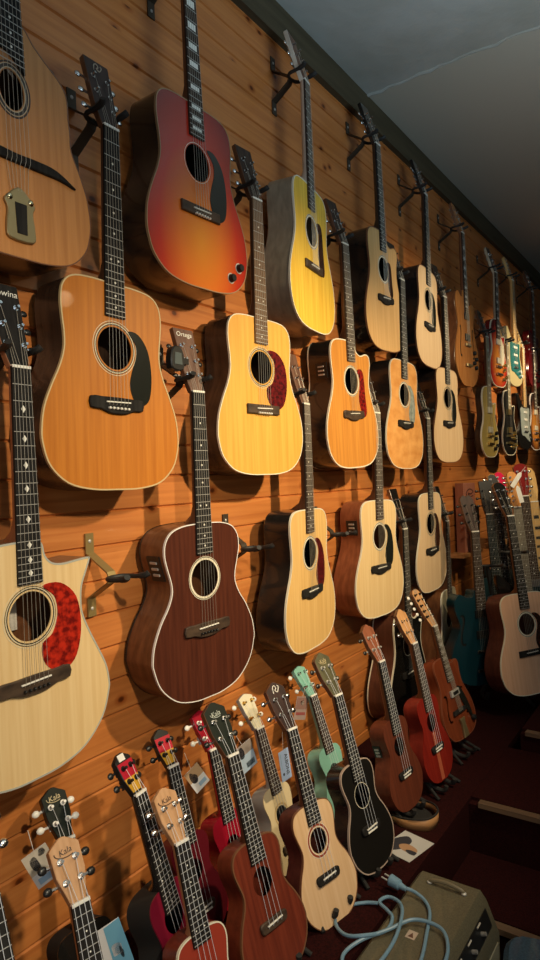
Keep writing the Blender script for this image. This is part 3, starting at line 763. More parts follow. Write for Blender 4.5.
# ------------------------------------------------------------------ electric guitars
def electric(name, label, nut, P, lean=0, yaw=0, tilt=0, group=None, cat='electric guitar'):
    L, Wd = P['L'], P['W']; sc = P.get('scale', .63); dp = P.get('depth', .046)
    sz = P.get('saddle', .135); nz = sz + sc; wn, wj = .043, .055
    root = empty(name, label, cat, Matrix.Translation(nut) @ frame(nut, lean, yaw, tilt) @ Matrix.Translation((0, 0, -nz)), group)
    o = ccw(crom([(x * Wd / 2, z * L) for x, z in SHAPES[P['shape']]], 4)); n = len(o)
    q = MB(); q.slab(o, .006, dp, .004); q.obj('body', P['side'], root)
    if P.get('fholes'):
        loops = [o] + [ccw(P['fhole'](s))[::-1] for s in (-1, 1)]
        tris = tessellate_polygon([[Vector((x, z, 0)) for x, z in l] for l in loops])
        q = MB(); q.add([(x, 0, z) for l in loops for x, z in l], [list(t) for t in tris])
        q.add([(x, 0, z) for x, z in o] + [(x, .006, z) for x, z in o], [[i, (i + 1) % n, n + (i + 1) % n, n + i] for i in range(n)])
        q.obj('top', P['top'], root, ang=20)
        q = MB(); q.slab(inset(o, .004), .0052, .0062); q.obj('inner_face', MATTE, root)
    else:
        q = MB(); q.slab(inset(o, .0), 0, .006, .002); q.obj('top', P['top'], root)
    if P.get('bind'):
        q = MB(); o1 = inset(o, -.0008); o2 = inset(o, .004)
        vs = [(x, .008, z) for x, z in o1] + [(x, -.0008, z) for x, z in o1] + [(x, -.0008, z) for x, z in o2] + [(x, .0015, z) for x, z in o2]
        q.add(vs, [[r * n + i, r * n + (i + 1) % n, (r + 1) * n + (i + 1) % n, (r + 1) * n + i] for r in range(3) for i in range(n)])
        q.obj('binding', P['bind'], root)
    if P.get('pg'):
        q = MB(); q.slab(crom(P['pg'][0], 3), -.003, .0002, .0004); q.obj('pickguard', P['pg'][1], root)
    for z in P.get('pickups', (.175, .30)):
        q = MB(); pw, ph = P.get('pu', (.075, .038))
        q.slab([(-pw / 2, z - ph / 2), (pw / 2, z - ph / 2), (pw / 2, z + ph / 2), (-pw / 2, z + ph / 2)], -.009, 0, .002)
        q.obj('pickup', P.get('pu_mat', CHROME), root)
    q = MB(); q.slab([(-.045, sz - .007), (.045, sz - .007), (.045, sz + .007), (-.045, sz + .007)], -.012, 0, .002)
    q.obj('bridge', P.get('metal', CHROME), root)
    if P.get('tail'):
        q = MB(); q.slab([(-.05, P['tail'] - .008), (.05, P['tail'] - .008), (.05, P['tail'] + .008), (-.05, P['tail'] + .008)], -.014, 0, .003)
        q.obj('tailpiece', P.get('metal', CHROME), root)
    for x, z in P.get('knobs', ()):
        km = P.get('knob_mat', BLACK)
        kb = shared(('knob', km.name), lambda: cyl_y(.013, .016, km, 'knob'), 'knob', root); kb.location = (x, 0, z)
    make_neck(root, P, nz, P.get('join', L - .05), dp, wn, wj)
    make_fretboard(root, P, nz, sc, 21, wn, wj, L - .05)
    rot, posts = make_head(root, P, nz, wn)
    if not P.get('no_strings'): make_strings(root, P, nz, sz, wn, .052, rot, posts, .0005)
    return root
def EG(**k):
    p = dict(shape='lp', L=.45, W=.33, strings=6, top=GLOSSBLK, side=SIDE_BR, fb_mat=ROSE, neck_mat=NECKW, head='gibson', head_mat=GLOSSBLK, inlay='block', fine=0, fret_h=.0004)
    p.update(k); return p
MAPLE = wood('maple_neck', (.78, .50, .20), (.66, .39, .13), rough=.25)
K4 = ((.09, .12), (.12, .075), (.075, .055), (.105, .155))
def fh(cx, cz, h):
    def f(s):
        pts = [(.010, .50), (.022, .46), (.018, .40), (.008, .42), (.004, .34), (.006, .1), (.010, -.2), (.008, -.36), (.000, -.42), (-.010, -.40), (-.012, -.46), (.002, -.50), (.014, -.44), (.020, -.30), (.018, -.05), (.012, .2), (.012, .34), (.012, .42)]
        pts = [(-.006, .5), (.006, .47), (.008, .42), (-.002, .42), (-.003, .2), (.009, -.1), (.013, -.3), (.008, -.46), (-.008, -.5), (-.014, -.44), (-.008, -.41), (.000, -.42), (.003, -.3), (.000, -.1), (-.013, .2), (-.015, .4)]
        return crom([(s * (cx + x * 1.2), cz + z * h) for x, z in pts], 2)
    return f
electric('archtop_guitar', 'brown archtop electric guitar with f holes and four black knobs, top row', (.14, 3.669, 2.948),
    EG(shape='es', L=.545, W=.43, depth=.075, scale=.64, saddle=.235, top=TOP_BROWN, side=SIDE_BR, fholes=1, fhole=fh(.118, .25, .18), pickups=(.28, .40), pu_mat=BLACK, tail=.12, bind=None, knobs=((.115, .20), (.145, .165), (.105, .14), (.14, .115)), neck_mat=wood('brown_neck', (.22, .10, .05), (.15, .06, .03)), head_mat=TOP_BROWN, metal=BRASS), yaw=-1, tilt=-2, cat='electric guitar')
BURST_R = burst('red_orange_burst', [(0, (.75, .32, .04)), (.45, (.70, .20, .03)), (.8, (.55, .04, .02)), (1.0, (.25, .01, .01))], (0, .18), .17, .24)
electric('electric_guitar', 'fiery orange sunburst electric guitar with cream pickguard hanging in the top row', (.12, 4.402, 2.90),
    EG(top=BURST_R, side=mat('cherry_side', (.20, .012, .01), .2, 0, .5), bind=CREAM, pu_mat=CREAM, tail=.085, knobs=K4, knob_mat=GOLDM, pg=([(.035, .16), (.10, .17), (.105, .27), (.06, .33), (.035, .32)], CREAM), neck_mat=wood('pale_neck2', (.6, .5, .35), (.5, .4, .28))), yaw=4)
TEAL = mat('teal_enamel', (.02, .16, .17), .25, 0, .5)
electric('electric_guitar', 'cream electric guitar with teal pickguard in the top row', (.12, 4.831, 2.945),
    EG(shape='strat', L=.42, W=.32, top=mat('cream_lacquer', (.62, .52, .28), .25, 0, .5), side=mat('cream_lacquer', (0, 0, 0)), pg=([(-.10, .30), (-.09, .12), (-.02, .10), (.10, .06), (.12, .12), (.09, .22), (.10, .31), (.04, .31), (-.03, .31)], TEAL), pickups=(.17, .225, .28), pu=(.075, .018), pu_mat=WHITE, head='fender', head_mat=MAPLE, neck_mat=MAPLE, fb_mat=MAPLE, inlay='dot', inlay_mat=BLACK, knobs=((.09, .11), (.11, .08)), knob_mat=WHITE), yaw=4)
electric('electric_guitar', 'deep red electric guitar at the right edge of the top row', (.12, 5.436, 2.991),
    EG(shape='es', L=.46, W=.36, top=mat('wine_red', (.18, .008, .012), .18, 0, .6), side=mat('wine_red', (0, 0, 0)), pu_mat=CHROME, tail=.08, knobs=K4, pg=None), yaw=3)
electric('electric_guitar', 'gold topped single cutaway electric guitar with dark sides, second row', (.12, 4.150, 2.43),
    EG(top=mat('gold_top', (.72, .52, .15), .25, .2, .5), side=SIDE_DK, bind=CREAM, pu_mat=CREAM, tail=.085, knobs=K4, fb_mat=wood('pale_board', (.42, .35, .22), (.32, .26, .16)), metal=GOLDM), yaw=2, tilt=0)
electric('electric_guitar', 'black single cutaway electric guitar with cream binding and gold parts', (.12, 4.62, 2.445),
    EG(top=GLOSSBLK, side=SIDE_BK, bind=CREAM, pu_mat=GOLDM, metal=GOLDM, tail=.085, knobs=K4, knob_mat=GOLDM, fb_mat=wood('pale_board', (0, 0, 0), (0, 0, 0)), neck_mat=MAPLE), yaw=2)
electric('electric_guitar', 'black double cutaway electric guitar with maple neck and in line tuners', (.12, 5.06, 2.49),
    EG(shape='strat', L=.42, W=.32, top=GLOSSBLK, side=SIDE_BK, pickups=(.17, .225, .28), pu=(.075, .018), pu_mat=WHITE, pg=([(-.10, .30), (-.09, .12), (-.02, .10), (.10, .06), (.12, .12), (.09, .22), (.10, .31), (.04, .31), (-.03, .31)], mat('grey_pearl', (.3, .34, .33), .3)), head='fender', head_mat=MAPLE, neck_mat=MAPLE, fb_mat=MAPLE, inlay='dot', inlay_mat=BLACK, knobs=((.09, .11), (.11, .08)), knob_mat=BLACK), yaw=4)
BURST_T = burst('tobacco_burst', [(0, (.72, .34, .06)), (.5, (.62, .22, .03)), (.8, (.12, .03, .012)), (1.0, (.02, .01, .008))], (0, .18), .17, .24)
electric('electric_guitar', 'tobacco sunburst electric guitar with white binding, second row at the right edge', (.12, 5.40, 2.49),
    EG(top=BURST_T, side=SIDE_BK, bind=WHITEB, pu_mat=CREAM, tail=.085, knobs=K4), yaw=3)

# ------------------------------------------------------------------ hangers
def make_hanger(label, dark=True):
    h = empty('guitar_hanger', label, 'guitar hanger', Matrix(), 'wall hangers for guitars')
    prof = [(.003, .105), (.003, .055), (.072, .010), (.078, -.004), (.072, -.016), (.003, -.058), (.003, -.105)]
    q = MB()
    w = .0135; t = .002; vs = []
    for i, (x, z) in enumerate(prof):
        a = prof[max(i - 1, 0)]; b = prof[min(i + 1, len(prof) - 1)]
        d = Vector((b[0] - a[0], b[1] - a[1])).normalized(); nn = Vector((d.y, -d.x)) * t
        for sy in (-w, w):
            vs.append((x + nn.x, sy, z + nn.y)); vs.append((x - nn.x, sy, z - nn.y))
    fs = []
    for i in range(len(prof) - 1):
        a, b = i * 4, (i + 1) * 4
        for p, r in ((0, 1), (1, 3), (3, 2), (2, 0)): fs.append([a + p, a + r, b + r, b + p])
    fs += [[0, 1, 3, 2], [len(vs) - 4, len(vs) - 3, len(vs) - 1, len(vs) - 2]]
    q.add(vs, fs); st = q.obj('strap', DARKSTRAP if dark else BRONZE, h, smooth=False)
    for z in (.085, -.085):
        sc = shared('screw', lambda: screw_mesh(), 'screw', st); sc.location = (.005, 0, z)
    for s in (-1, 1):
        q = MB()
        pts = crom([(.078, 0, -.003), (.084, s * .022, -.003), (.098, s * .033, -.003), (.118, s * .034, -.003), (.138, s * .033, -.001), (.155, s * .034, .002), (.162, s * .038, .007)], 4, False)
        q.tube(pts, [.006] * (len(pts) - 9) + [.0078] * 9, 8)
        q.obj('prong', FOAM, h)
    return h
def screw_mesh():
    q = MB(); q.ball((0, 0, 0), .005, sx=.5); return q.mesh('screw', [NICKEL])
def copy_tree(o, parent=None):
    c = o.copy(); COL.objects.link(c)
    if parent is not None: c.parent = parent
    for ch in list(o.children): copy_tree(ch, c)
    return c
hang_dark = make_hanger('x', True); hang_gold = make_hanger('x', False)
first = {True: True, False: True}
def hanger(y, z, label, dark=True, rz=0):
    src = hang_dark if dark else hang_gold
    h = src if first[dark] else copy_tree(src)
    first[dark] = False
    h.location = (0, y, z); h.rotation_euler = (0, 0, math.radians(rz)); h['label'] = label
HZ = [(1, .80, 2.99, 'black hanger holding the gypsy jazz guitar above the frame'), (1, 1.352, 3.04, 'black hanger holding the cherry sunburst guitar'), (1, 1.978, 3.035, 'black hanger gripping the head of the lemon yellow guitar under the beam'),
      (1, 2.559, 3.045, 'black hanger holding the tan cutaway of the top row under the beam'), (1, 3.109, 3.013, 'black hanger holding the top row natural dreadnought'), (1, 3.67, 2.985, 'thin hanger holding the brown archtop guitar'),
      (1, 4.402, 2.935, 'thin hanger holding the fiery orange electric guitar'), (1, 4.83, 2.98, 'thin hanger holding the cream and teal electric guitar'), (1, 5.436, 3.025, 'thin hanger holding the deep red electric guitar'),
      (1, 1.055, 2.485, 'black hanger holding the amber dreadnought'), (1, 1.646, 2.51, 'black hanger holding the honey yellow dreadnought'), (1, 2.222, 2.525, 'black hanger holding the orange cutaway guitar'),
      (1, 2.77, 2.512, 'black hanger holding the flame figured guitar'), (1, 3.331, 2.548, 'black hanger holding the pale matt dreadnought of the second row'), (1, 4.150, 2.466, 'hanger holding the gold topped electric guitar'),
      (1, 4.62, 2.48, 'hanger holding the black electric guitar with cream binding'), (1, 5.06, 2.525, 'hanger holding the black electric guitar with maple neck'), (1, 5.40, 2.525, 'hanger holding the tobacco sunburst electric guitar'),
      (1, .786, 1.88, 'black hanger holding the large cutaway guitar with red pickguard'), (1, 1.332, 1.877, 'black hanger holding the dark mahogany guitar'), (1, 1.893, 1.882, 'black hanger holding the yellow lower row dreadnought'),
      (1, 2.455, 1.884, 'black hanger holding the spruce guitar with mahogany sides'), (1, 3.025, 1.89, 'black hanger holding the last pale dreadnought of the lower row'), (1, 2.70, 1.376, 'black hanger holding the low black guitar'),
      (1, 3.248, 1.368, 'black hanger holding the dim greenish guitar'),
      (0, 1.055, 1.368, 'empty bronze wall hanger with black prongs beside the red pickguard guitar'), (1, 1.60, 1.378, 'empty black hanger between the mahogany guitar and the yellow guitar'), (1, 2.16, 1.368, 'empty black hanger at the side of the mahogany sided spruce guitar')]
for d, y, z, lb in HZ: hanger(y, z, lb, bool(d), 5 if not d else 0)
# gadget clipped beside the mahogany guitar's head
t = empty('clip_tuner', 'black clip on tuner beside the head of the dark mahogany guitar', 'tuner', Matrix.Translation((.125, 1.265, 1.925)) @ Matrix.Rotation(PI / 2, 4, 'Z'))
q = MB(); q.slab(crom([(-.022, -.03), (.022, -.03), (.024, .01), (.012, .03), (-.012, .03), (-.024, .01)], 3), -.012, .012, .003); cb = q.obj('case', BLACK, t)
q = MB(); q.slab([(-.015, -.018), (.015, -.018), (.012, .014), (-.012, .014)], -.0135, -.011, .0005); q.obj('screen', mat('grey_screen', (.10, .12, .12), .2), t)
q = MB(); q.box(.018, .05, -.004, .004, -.012, .004); q.obj('clip', BLACK, t, smooth=False)

# ------------------------------------------------------------------ ukuleles
def K(**k):
    p = dict(shape='om', L=.30, W=.215, depth=(.060, .068), scale=.38, saddle=.118, strings=4, top=TOP_MAHO, side=SIDE_BR, bind=None, rosette=None, fb_mat=ROSE, neck_mat=NECKW, head='kala', head_mat=ROSE,
             hole=.205, hr=.031, bridge='uke', bridge_w=.088, saddle_w=.05, wn=.036, wj=.046, spread=.042, frets=18, string_mat=NYLON, string_r=.0006, tuner_x=.018, res=3, head_tilt=13, dot_r=.0016, fret_h=.0006)
    p.update(k); return p
def SOP(**k):
    p = dict(L=.245, W=.175, depth=(.056, .062), scale=.345, saddle=.073, join=.5, hole=.160, hr=.026, frets=14, wn=.035, wj=.044, bridge_w=.075)
    p.update(k); return K(**p)
UG = 'ukuleles standing in rows on the red platform'
WPEG = (WHITE, WHITE); BPEG = (CHROME, BLACK); CPEG = (CHROME, CHROME)
KALA = ('Kala', .020, .108, -6, mat('logo_gold', (.55, .45, .25), .4), .016)
KALAD = ('Kala', .018, .105, -6, mat('logo_dark', (.05, .025, .015), .5), .018)
CEDARH = wood('pale_head', (.62, .36, .19), (.52, .28, .13), (120, 60, 8), .45, 0)
GREENBLK = mat('black_green_head', (.009, .014, .010), .5, 0, 0, .15)
RED_U = mat('raspberry_red', (.34, .008, .025), .25, 0, .4)
MINT = mat('mint_green', (.24, .52, .43), .35, 0, .3)
FLAGR = mat('flag_red', (.46, .010, .03), .35); FLAGG = mat('flag_gold', (.62, .34, .03), .35)
def bands(name, stops):
    m = mat(name, (.02, .02, .02), .3, 0, .3); nt = m.node_tree
    tc = _n(nt, 'ShaderNodeTexCoord'); sp = _n(nt, 'ShaderNodeSeparateXYZ'); nt.links.new(tc.outputs['Object'], sp.inputs[0])
    mu = _n(nt, 'ShaderNodeMath', operation='MULTIPLY'); mu.inputs[1].default_value = 1 / .31; nt.links.new(sp.outputs[2], mu.inputs[0])
    c = ramp(nt, mu.outputs[0], stops)
    for n_ in nt.nodes:
        if n_.type == 'VALTORGB': n_.color_ramp.interpolation = 'CONSTANT'
    nt.links.new(c, nt.nodes['Principled BSDF'].inputs['Base Color'])
    return m
FLAGTOP = bands('flag_bands', [(0, (.42, .22, .025)), (.30, (.42, .22, .025)), (.42, (.20, .008, .028)), (.985, (.015, .015, .015))])
REDM = wood('red_mahogany', (.19, .036, .018), (.12, .022, .012), (110, 60, 5), .3)
uk = acoustic
uk('ukulele', 'black fretted ukulele neck with dot inlays cut by the lower left corner', 'ukulele', (.36, .540, .985), K(top=TOP_MAHO, fb_mat=EBONY), 22, 8, group=None)
uk('ukulele', 'black ukulele with white tuner pegs and gold script on its black head', 'ukulele', (.12, .867, .825), SOP(head_scale=.82, top=GLOSSBLK, side=MATTE, fb_mat=EBONY, neck_mat=SIDE_BK, head_mat=GREENBLK, head_side=BLACK, logo=KALA, tuner_mats=WPEG), 19, 8)
uk('ukulele', 'pale cedar headed ukulele in front, leftmost of the whole heads, covering the black one', 'ukulele', (.36, .714, .858), SOP(head_scale=.82, top=TOP_CEDAR, side=TOP_CEDAR, neck_mat=CEDARH, head_mat=CEDARH, logo=KALAD, tuner_mats=BPEG, fb_mat=EBONY), 20, 10)
uk('ukulele', 'flag coloured ukulele with black red and gold head bearing a white label, further left', 'ukulele', (.24, .972, .911), K(head_scale=.70, W=.18, L=.27, saddle=.09, depth=(.07, .078), top=FLAGTOP, side=MATTE, fb_mat=EBONY, neck_mat=SIDE_BK, head_mat=BLACK, head_side=BLACK, flag=(FLAGR, FLAGG), tuner_mats=(BLACK, BLACK)), 18, -9)
uk('ukulele', 'flag coloured ukulele with black red and gold head close to the wall, further right', 'ukulele', (.12, 1.199, .854), SOP(head_scale=.72, top=mat('dark_red_side', (.10, .006, .012), .3), side=mat('dark_red_side', (.10, .006, .012), .3), fb_mat=EBONY, neck_mat=SIDE_BK, head_mat=BLACK, head_side=BLACK, flag=(FLAGR, FLAGG), tuner_mats=(BLACK, BLACK)), 16, 4)
uk('ukulele', 'red bodied ukulele with pale wooden head in front of the two flag ukuleles', 'ukulele', (.36, .973, .838), SOP(head_scale=.82, top=mat('brick_red', (.34, .045, .025), .3, 0, .3), side=REDM, bind=CREAM, bw=.002, neck_mat=CEDARH, head_mat=CEDARH, logo=KALAD, tuner_mats=CPEG, fb_mat=EBONY), 17, 8)
uk('ukulele', 'raspberry red ukulele with white pegs behind the dark green head', 'ukulele', (.12, 1.363, .837), SOP(top=RED_U, side=RED_U, fb_mat=EBONY, neck_mat=RED_U, head='peghead', head_mat=RED_U, tuner_mats=WPEG, tuner_z=(.035, .08)), 15, 4)
uk('ukulele', 'mahogany ukulele with dark green black head and white script', 'ukulele', (.297, 1.23, .91), K(top=REDM, side=REDM, fb_mat=EBONY, bind=BROWNB, head_mat=GREENBLK, logo=('Kala', .018, .105, -6, mat('logo_pale', (.45, .5, .45), .4), .016), tuner_mats=BPEG, tie=0), 18.3, 8)
uk('ukulele', 'cream topped ukulele with grey body and white head near the wall', 'ukulele', (.12, 1.582, .821), SOP(top=mat('cream_top', (.66, .54, .33), .4), side=mat('pale_grey_side', (.36, .36, .34), .4), fb_mat=ROSE, neck_mat=mat('pale_grey_side', (0, 0, 0)), head='peghead', head_mat=mat('cream_head', (.74, .68, .50), .4), tuner_mats=(GOLDM, WHITE), tuner_z=(.035, .085), rosette=([mat('tan_ring', (.5, .36, .18), .4)], [(.003, .008, 0)])), 18, 4)
uk('ukulele', 'spruce topped ukulele with red rosette and dark brown ornamented head', 'ukulele', (.308, 1.481, .89), K(top=wood('light_spruce', (.72, .49, .29), (.64, .41, .22)), side=wood('dark_red_side_wood', (.10, .026, .018), (.06, .016, .012)), rosette=ROS_UKE, fb_mat=EBONY, bind=BROWNB, bw=.0015, bridge_mat=EBONY, head_mat=wood('dark_head2', (.045, .02, .018), (.025, .012, .011)), ornament=.112, tuner_mats=CPEG, tie=0, string_mat=NYLON), 17.7, 11)
uk('ukulele', 'mint green ukulele close to the plank wall', 'ukulele', (.12, 1.90, .825), SOP(top=MINT, side=MINT, fb_mat=ROSE, neck_mat=MINT, head='peghead', head_mat=MINT, tuner_mats=(CHROME, WHITE), tuner_z=(.035, .085)), 19, 4)
uk('ukulele', 'black ukulele with cream binding and olive head', 'ukulele', (.337, 1.696, .925), K(top=mat('soft_black', (.008, .007, .006), .45, 0, .05, .25), side=SIDE_BK, bind=mat('dull_pink_binding', (.42, .32, .26), .4), bw=.0026, rosette=ROS_THIN, fb_mat=EBONY, neck_mat=NECKW, head_mat=wood('olive_head', (.13, .12, .065), (.08, .075, .04)), logo=('Kala', .017, .108, -6, mat('logo_gold', (0, 0, 0)), .016), tuner_mats=(NICKEL, BLACK), bridge_mat=EBONY), 15.6, 8)
uk('ukulele', 'brown mahogany ukulele with reddish head, in front of the low black guitar', 'ukulele', (.313, 2.054, .932), K(top=wood('mid_mahogany', (.14, .036, .018), (.095, .024, .013), (110, 60, 5), .35), side=wood('mid_mahogany', (0, 0, 0), (0, 0, 0)), fb_mat=EBONY, head_mat=wood('redbrown_head', (.32, .11, .06), (.24, .08, .04)), tuner_mats=(NICKEL, BLACK), preamp=(0, .21, .03, .045), bridge_mat=EBONY), 12.2, 6)
uk('ukulele', 'bright red ukulele with a pale centre stripe and tan head', 'ukulele', (.348, 2.268, .949), K(top=wood('vivid_red_top', (.25, .020, .012), (.18, .013, .009), (60, 60, 5), .25), side=wood('vivid_red_side', (.2, .02, .012), (.14, .014, .009)), fb_mat=ROSE, head_mat=wood('tan_head', (.66, .36, .16), (.54, .27, .11)), tuner_mats=CPEG, bridge_mat=EBONY), 12, 6)
bpy.context.view_layer.update()
last = [o for o in COL.objects if o.name.startswith('ukulele') and o.get('label', '').startswith('bright red')][0]
q = MB(); q.box(-.011, .011, -.0004, .0002, .004, .170); q.obj('centre_stripe', wood('stripe_wood', (.50, .13, .06), (.40, .09, .045)), last, smooth=False)
fl = [o for o in COL.objects if o.get('label', '').startswith('flag coloured ukulele with black red and gold head bearing')][0]
q = MB(); q.slab([(-.014, .077), (.006, .077), (.006, .092), (-.014, .092)], -.0012, .0002); q.xf(lambda v: Matrix.Translation((0, 0, .47)) @ Matrix.Rotation(-math.radians(13), 4, 'X') @ v); q.obj('label_sticker', WHITE, fl, smooth=False)

m15 = acoustic('archtop_mandolin', 'small reddish brown archtop with f holes, many pegged tan head and square pickup', 'mandolin', (.308, 2.585, .942),
    D(shape='dread_cut', L=.325, W=.275, depth=(.055, .06), scale=.35, saddle=.105, join=.50, strings=10, top=wood('redbrown_arch', (.21, .048, .018), (.14, .030, .012), (40, 40, 6), .25), side=wood('redbrown_arch', (0, 0, 0), (0, 0, 0)), bind=mat('brown_edge', (.20, .06, .03), .3), rosette=None,
      fholes=1, fhole=fh(.078, .13, .11), bridge='arch', bridge_w=.11, bridge_mat=EBONY, head='mando', head_mat=wood('tan_head', (0, 0, 0), (0, 0, 0)), tuner_z=(.045, .145), tuner_mats=(BLACK, WHITE), ornament=.158, orn_mat=mat('faded_script', (0, 0, 0)), frets=18, wn=.034, wj=.044, spread=.036, string_r=.0005, inlay='block', inlay_mat=NICKEL), 15.8, 6)
q = MB(); q.slab([(-.034, .165), (.034, .165), (.034, .19), (-.034, .19)], -.012, .0002, .002); pk = q.obj('pickup', NICKEL, m15)
q = MB(); q.slab([(-.022, .171), (.022, .171), (.022, .184), (-.022, .184)], -.0135, -.0115, .0004); q.obj('pickup_face', BLACK, pk)
q = MB(); q.slab([(-.020, .002), (.020, .002), (.014, .055), (.022, .075), (-.022, .075), (-.014, .055)], -.010, .0002, .002); q.obj('tailpiece', BRASS, m15)
q = MB(); q.slab(crom([(.03, .185), (.055, .19), (.085, .13), (.098, .07), (.088, .055), (.07, .085), (.045, .13)], 3), -.006, -.001, .0006); q.obj('pickguard', PG_BLACK, m15)
kb = shared('knob_blk', lambda: None, 'knob', m15); kb.location = (.095, -.002, .05)

# stands under the front ukuleles: black A-frames with foam arms
def make_uke_stand():
    r = empty('ukulele_stand', 'x', 'ukulele stand', Matrix(), 'black ukulele stands on the platform')
    for s in (-1, 1):
        q = MB(); q.tube([(-.10, s * .075, .004), (-.03, s * .055, .05), (-.02, s * .05, .16), (-.06, s * .02, .22)], .006, 8); q.obj('frame_bar', MATTE, r)
        q = MB(); pts = crom([(-.03, s * .045, .05), (.0, s * .040, .024), (.035, s * .036, .016), (.050, s * .034, .022), (.054, s * .033, .036)], 3, False); q.tube(pts, .008, 8); q.obj('foam_arm', FOAM, r)
        q = MB(); q.tube([(-.03, s * .055, .05), (.05, s * .085, .004)], .006, 8); q.obj('foot', MATTE, r)
    q = MB(); q.tube([(-.06, -.02, .22), (-.06, .02, .22)], .006, 8); q.obj('top_bar', MATTE, r)
    return r
us = make_uke_stand(); fu = True
for x, y, lb in ((.40, 1.23, 'black stand under the mahogany ukulele with green black head'), (.405, 1.481, 'black stand under the spruce topped ukulele with red rosette'), (.425, 1.696, 'black stand under the black ukulele with cream binding'),
                 (.385, 2.054, 'black stand under the brown mahogany ukulele'), (.42, 2.268, 'black stand under the bright red ukulele'), (.40, 2.579, 'black stand under the reddish archtop')):
    o = us if fu else copy_tree(us); fu = False
    o.location = (x, y, .42); o['label'] = lb; o.rotation_euler = (0, 0, math.radians(-6))

# ------------------------------------------------------------------ right end: rack, teal guitar, standing acoustic
stN = acoustic('acoustic_guitar', 'pale topped dreadnought with dark red sides standing by the step, right edge', 'guitar', (.472, 3.20, 1.362),
    D(L=.465, saddle=.19, top=wood('pinkish_spruce', (.86, .51, .32), (.78, .43, .26)), side=wood('dark_mahogany_side', (.12, .035, .022), (.075, .022, .014)), bind=IVORYB, bw=.0025, pg=(PG_TEAR, TORT_DK), fb_mat=EBONY, bridge='plain', bridge_mat=EBONY, head='point', head_mat=GLOSSBLK, neck_mat=SIDE_BR, rosette=ROS_CREAM, tuner_mats=CPEG), lean=9, yaw=30, tilt=0)
t = empty('guitar_stand', 'black tripod stand behind the pale dreadnought by the step', 'guitar stand', Matrix.Translation((.44, 3.385, .50)))
q = MB(); q.tube([(0, 0, .02), (.0, .02, .50), (-.02, .02, .66)], .011, 10); q.obj('pole', MATTE, t)
for s in (-1, 1):
    q = MB(); q.tube(crom([(.0, -.01, .10), (.06 + s * .10, -.10 + s * .05, .06), (.09 + s * .10, -.16 + s * .05, .045), (.10 + s * .10, -.18 + s * .05, .08)], 4, False), .009, 8); q.obj('support_arm', FOAM, t)
for a in (-2.4, -.6, .6):
    q = MB(); q.tube([(0, 0, .16), (.24 * math.cos(a), .24 * math.sin(a), .008)], .008, 8); q.obj('leg', MATTE, t)
q = MB(); q.tube(crom([(-.06, -.06, .67), (-.05, 0, .66), (-.02, .02, .66), (.035, .03, .66), (.07, -.02, .67)], 4, False), .008, 8); q.obj('neck_yoke', FOAM, t)

t2 = copy_tree(t); t2.location = (.33, 3.34, .43); t2['label'] = 'black stand under the dark teal archtop guitar'; t2['group'] = 'black guitar stands at the far end'; t['group'] = 'black guitar stands at the far end'
t2.rotation_euler = (0, 0, math.radians(8))
teal = electric('archtop_guitar', 'dark teal archtop guitar with f holes in the shadow beside the standing dreadnought', (.314, 3.15, 1.288),
    EG(shape='es', L=.455, W=.38, depth=.07, scale=.58, saddle=.16, top=mat('teal_lacquer', (.005, .032, .044), .3, 0, .1), side=mat('teal_lacquer', (0, 0, 0)), fholes=1, fhole=fh(.115, .27, .15), pickups=(.24, .34), pu_mat=BLACK, tail=.07, head='gibson', head_mat=wood('dark_head', (0, 0, 0), (0, 0, 0)), inlay='dot', tuner_mats=(BLACK, BLACK)), lean=4, yaw=35, cat='electric guitar')
rk = [
    ('electric guitar in the floor rack with squared black head, leftmost of the rack', (.258, 3.60, 1.342), dict(head='martin', head_mat=BLACK, fb_mat=mat('teal_black_board', (.016, .03, .032), .4), neck_mat=SIDE_BK, tuner_mats=(BLACK, BLACK), inlay='dot')),
    ('electric guitar in the floor rack with black head half hidden beside the pink one', (.276, 3.68, 1.375), dict(head='fender', head_mat=BLACK, fb_mat=EBONY, neck_mat=MAPLE, inlay='dot', shape='strat')),
    ('electric guitar in the floor rack with bright pink head', (.287, 3.78, 1.385), dict(head='fender', head_mat=mat('hot_pink', (.80, .02, .10), .7, 0, 0, .1), head_side=mat('hot_pink', (0, 0, 0)), fb_mat=EBONY, neck_mat=MAPLE, inlay='dot', shape='strat')),
    ('electric guitar in the floor rack with orange maple head and pale board', (.431, 3.50, 1.387), dict(head='fender', head_mat=wood('orange_maple', (.66, .30, .08), (.54, .22, .05)), fb_mat=wood('grey_board', (.22, .20, .15), (.15, .13, .1)), neck_mat=MAPLE, inlay='dot', shape='strat')),
    ('electric guitar in the floor rack with dark red head', (.447, 3.60, 1.440), dict(head='point', head_mat=mat('dark_red_head', (.20, .012, .012), .7, 0, 0, .1), fb_mat=ROSE, neck_mat=NECKW, inlay='dot')),
    ('electric guitar in the floor rack with yellow maple head and black block inlays', (.476, 3.68, 1.405), dict(head='fender', head_mat=MAPLE, fb_mat=MAPLE, neck_mat=MAPLE, inlay='block', inlay_mat=BLACK, shape='strat')),
]
for i, (lb, p, kw) in enumerate(rk):
    kw.setdefault('shape', 'lp')
    electric('electric_guitar', lb, p, EG(L=.42, W=.31, top=GLOSSBLK if i % 2 else mat('dark_teal_body', (.01, .03, .035), .3), side=SIDE_BK, head_tilt=4, no_strings=False, **kw), lean=7, yaw=55, tilt=-2)
r = empty('guitar_rack', 'wooden floor rack with notched bars holding the electric guitars', 'guitar rack', Matrix.Translation((.30, 3.78, .42)))
RW = wood('rack_pine', (.50, .27, .11), (.38, .19, .07), (10, 60, 60), .5, 0)
for x in (-.20, .42):
    q = MB(); q.box(x - .015, x + .015, .06, .10, 0, .95); q.obj('post', MATTE, r, smooth=False)
q = MB(); q.box(-.22, .44, .05, .075, .70, .76); bar = q.obj('crossbar', RW, r, smooth=False)
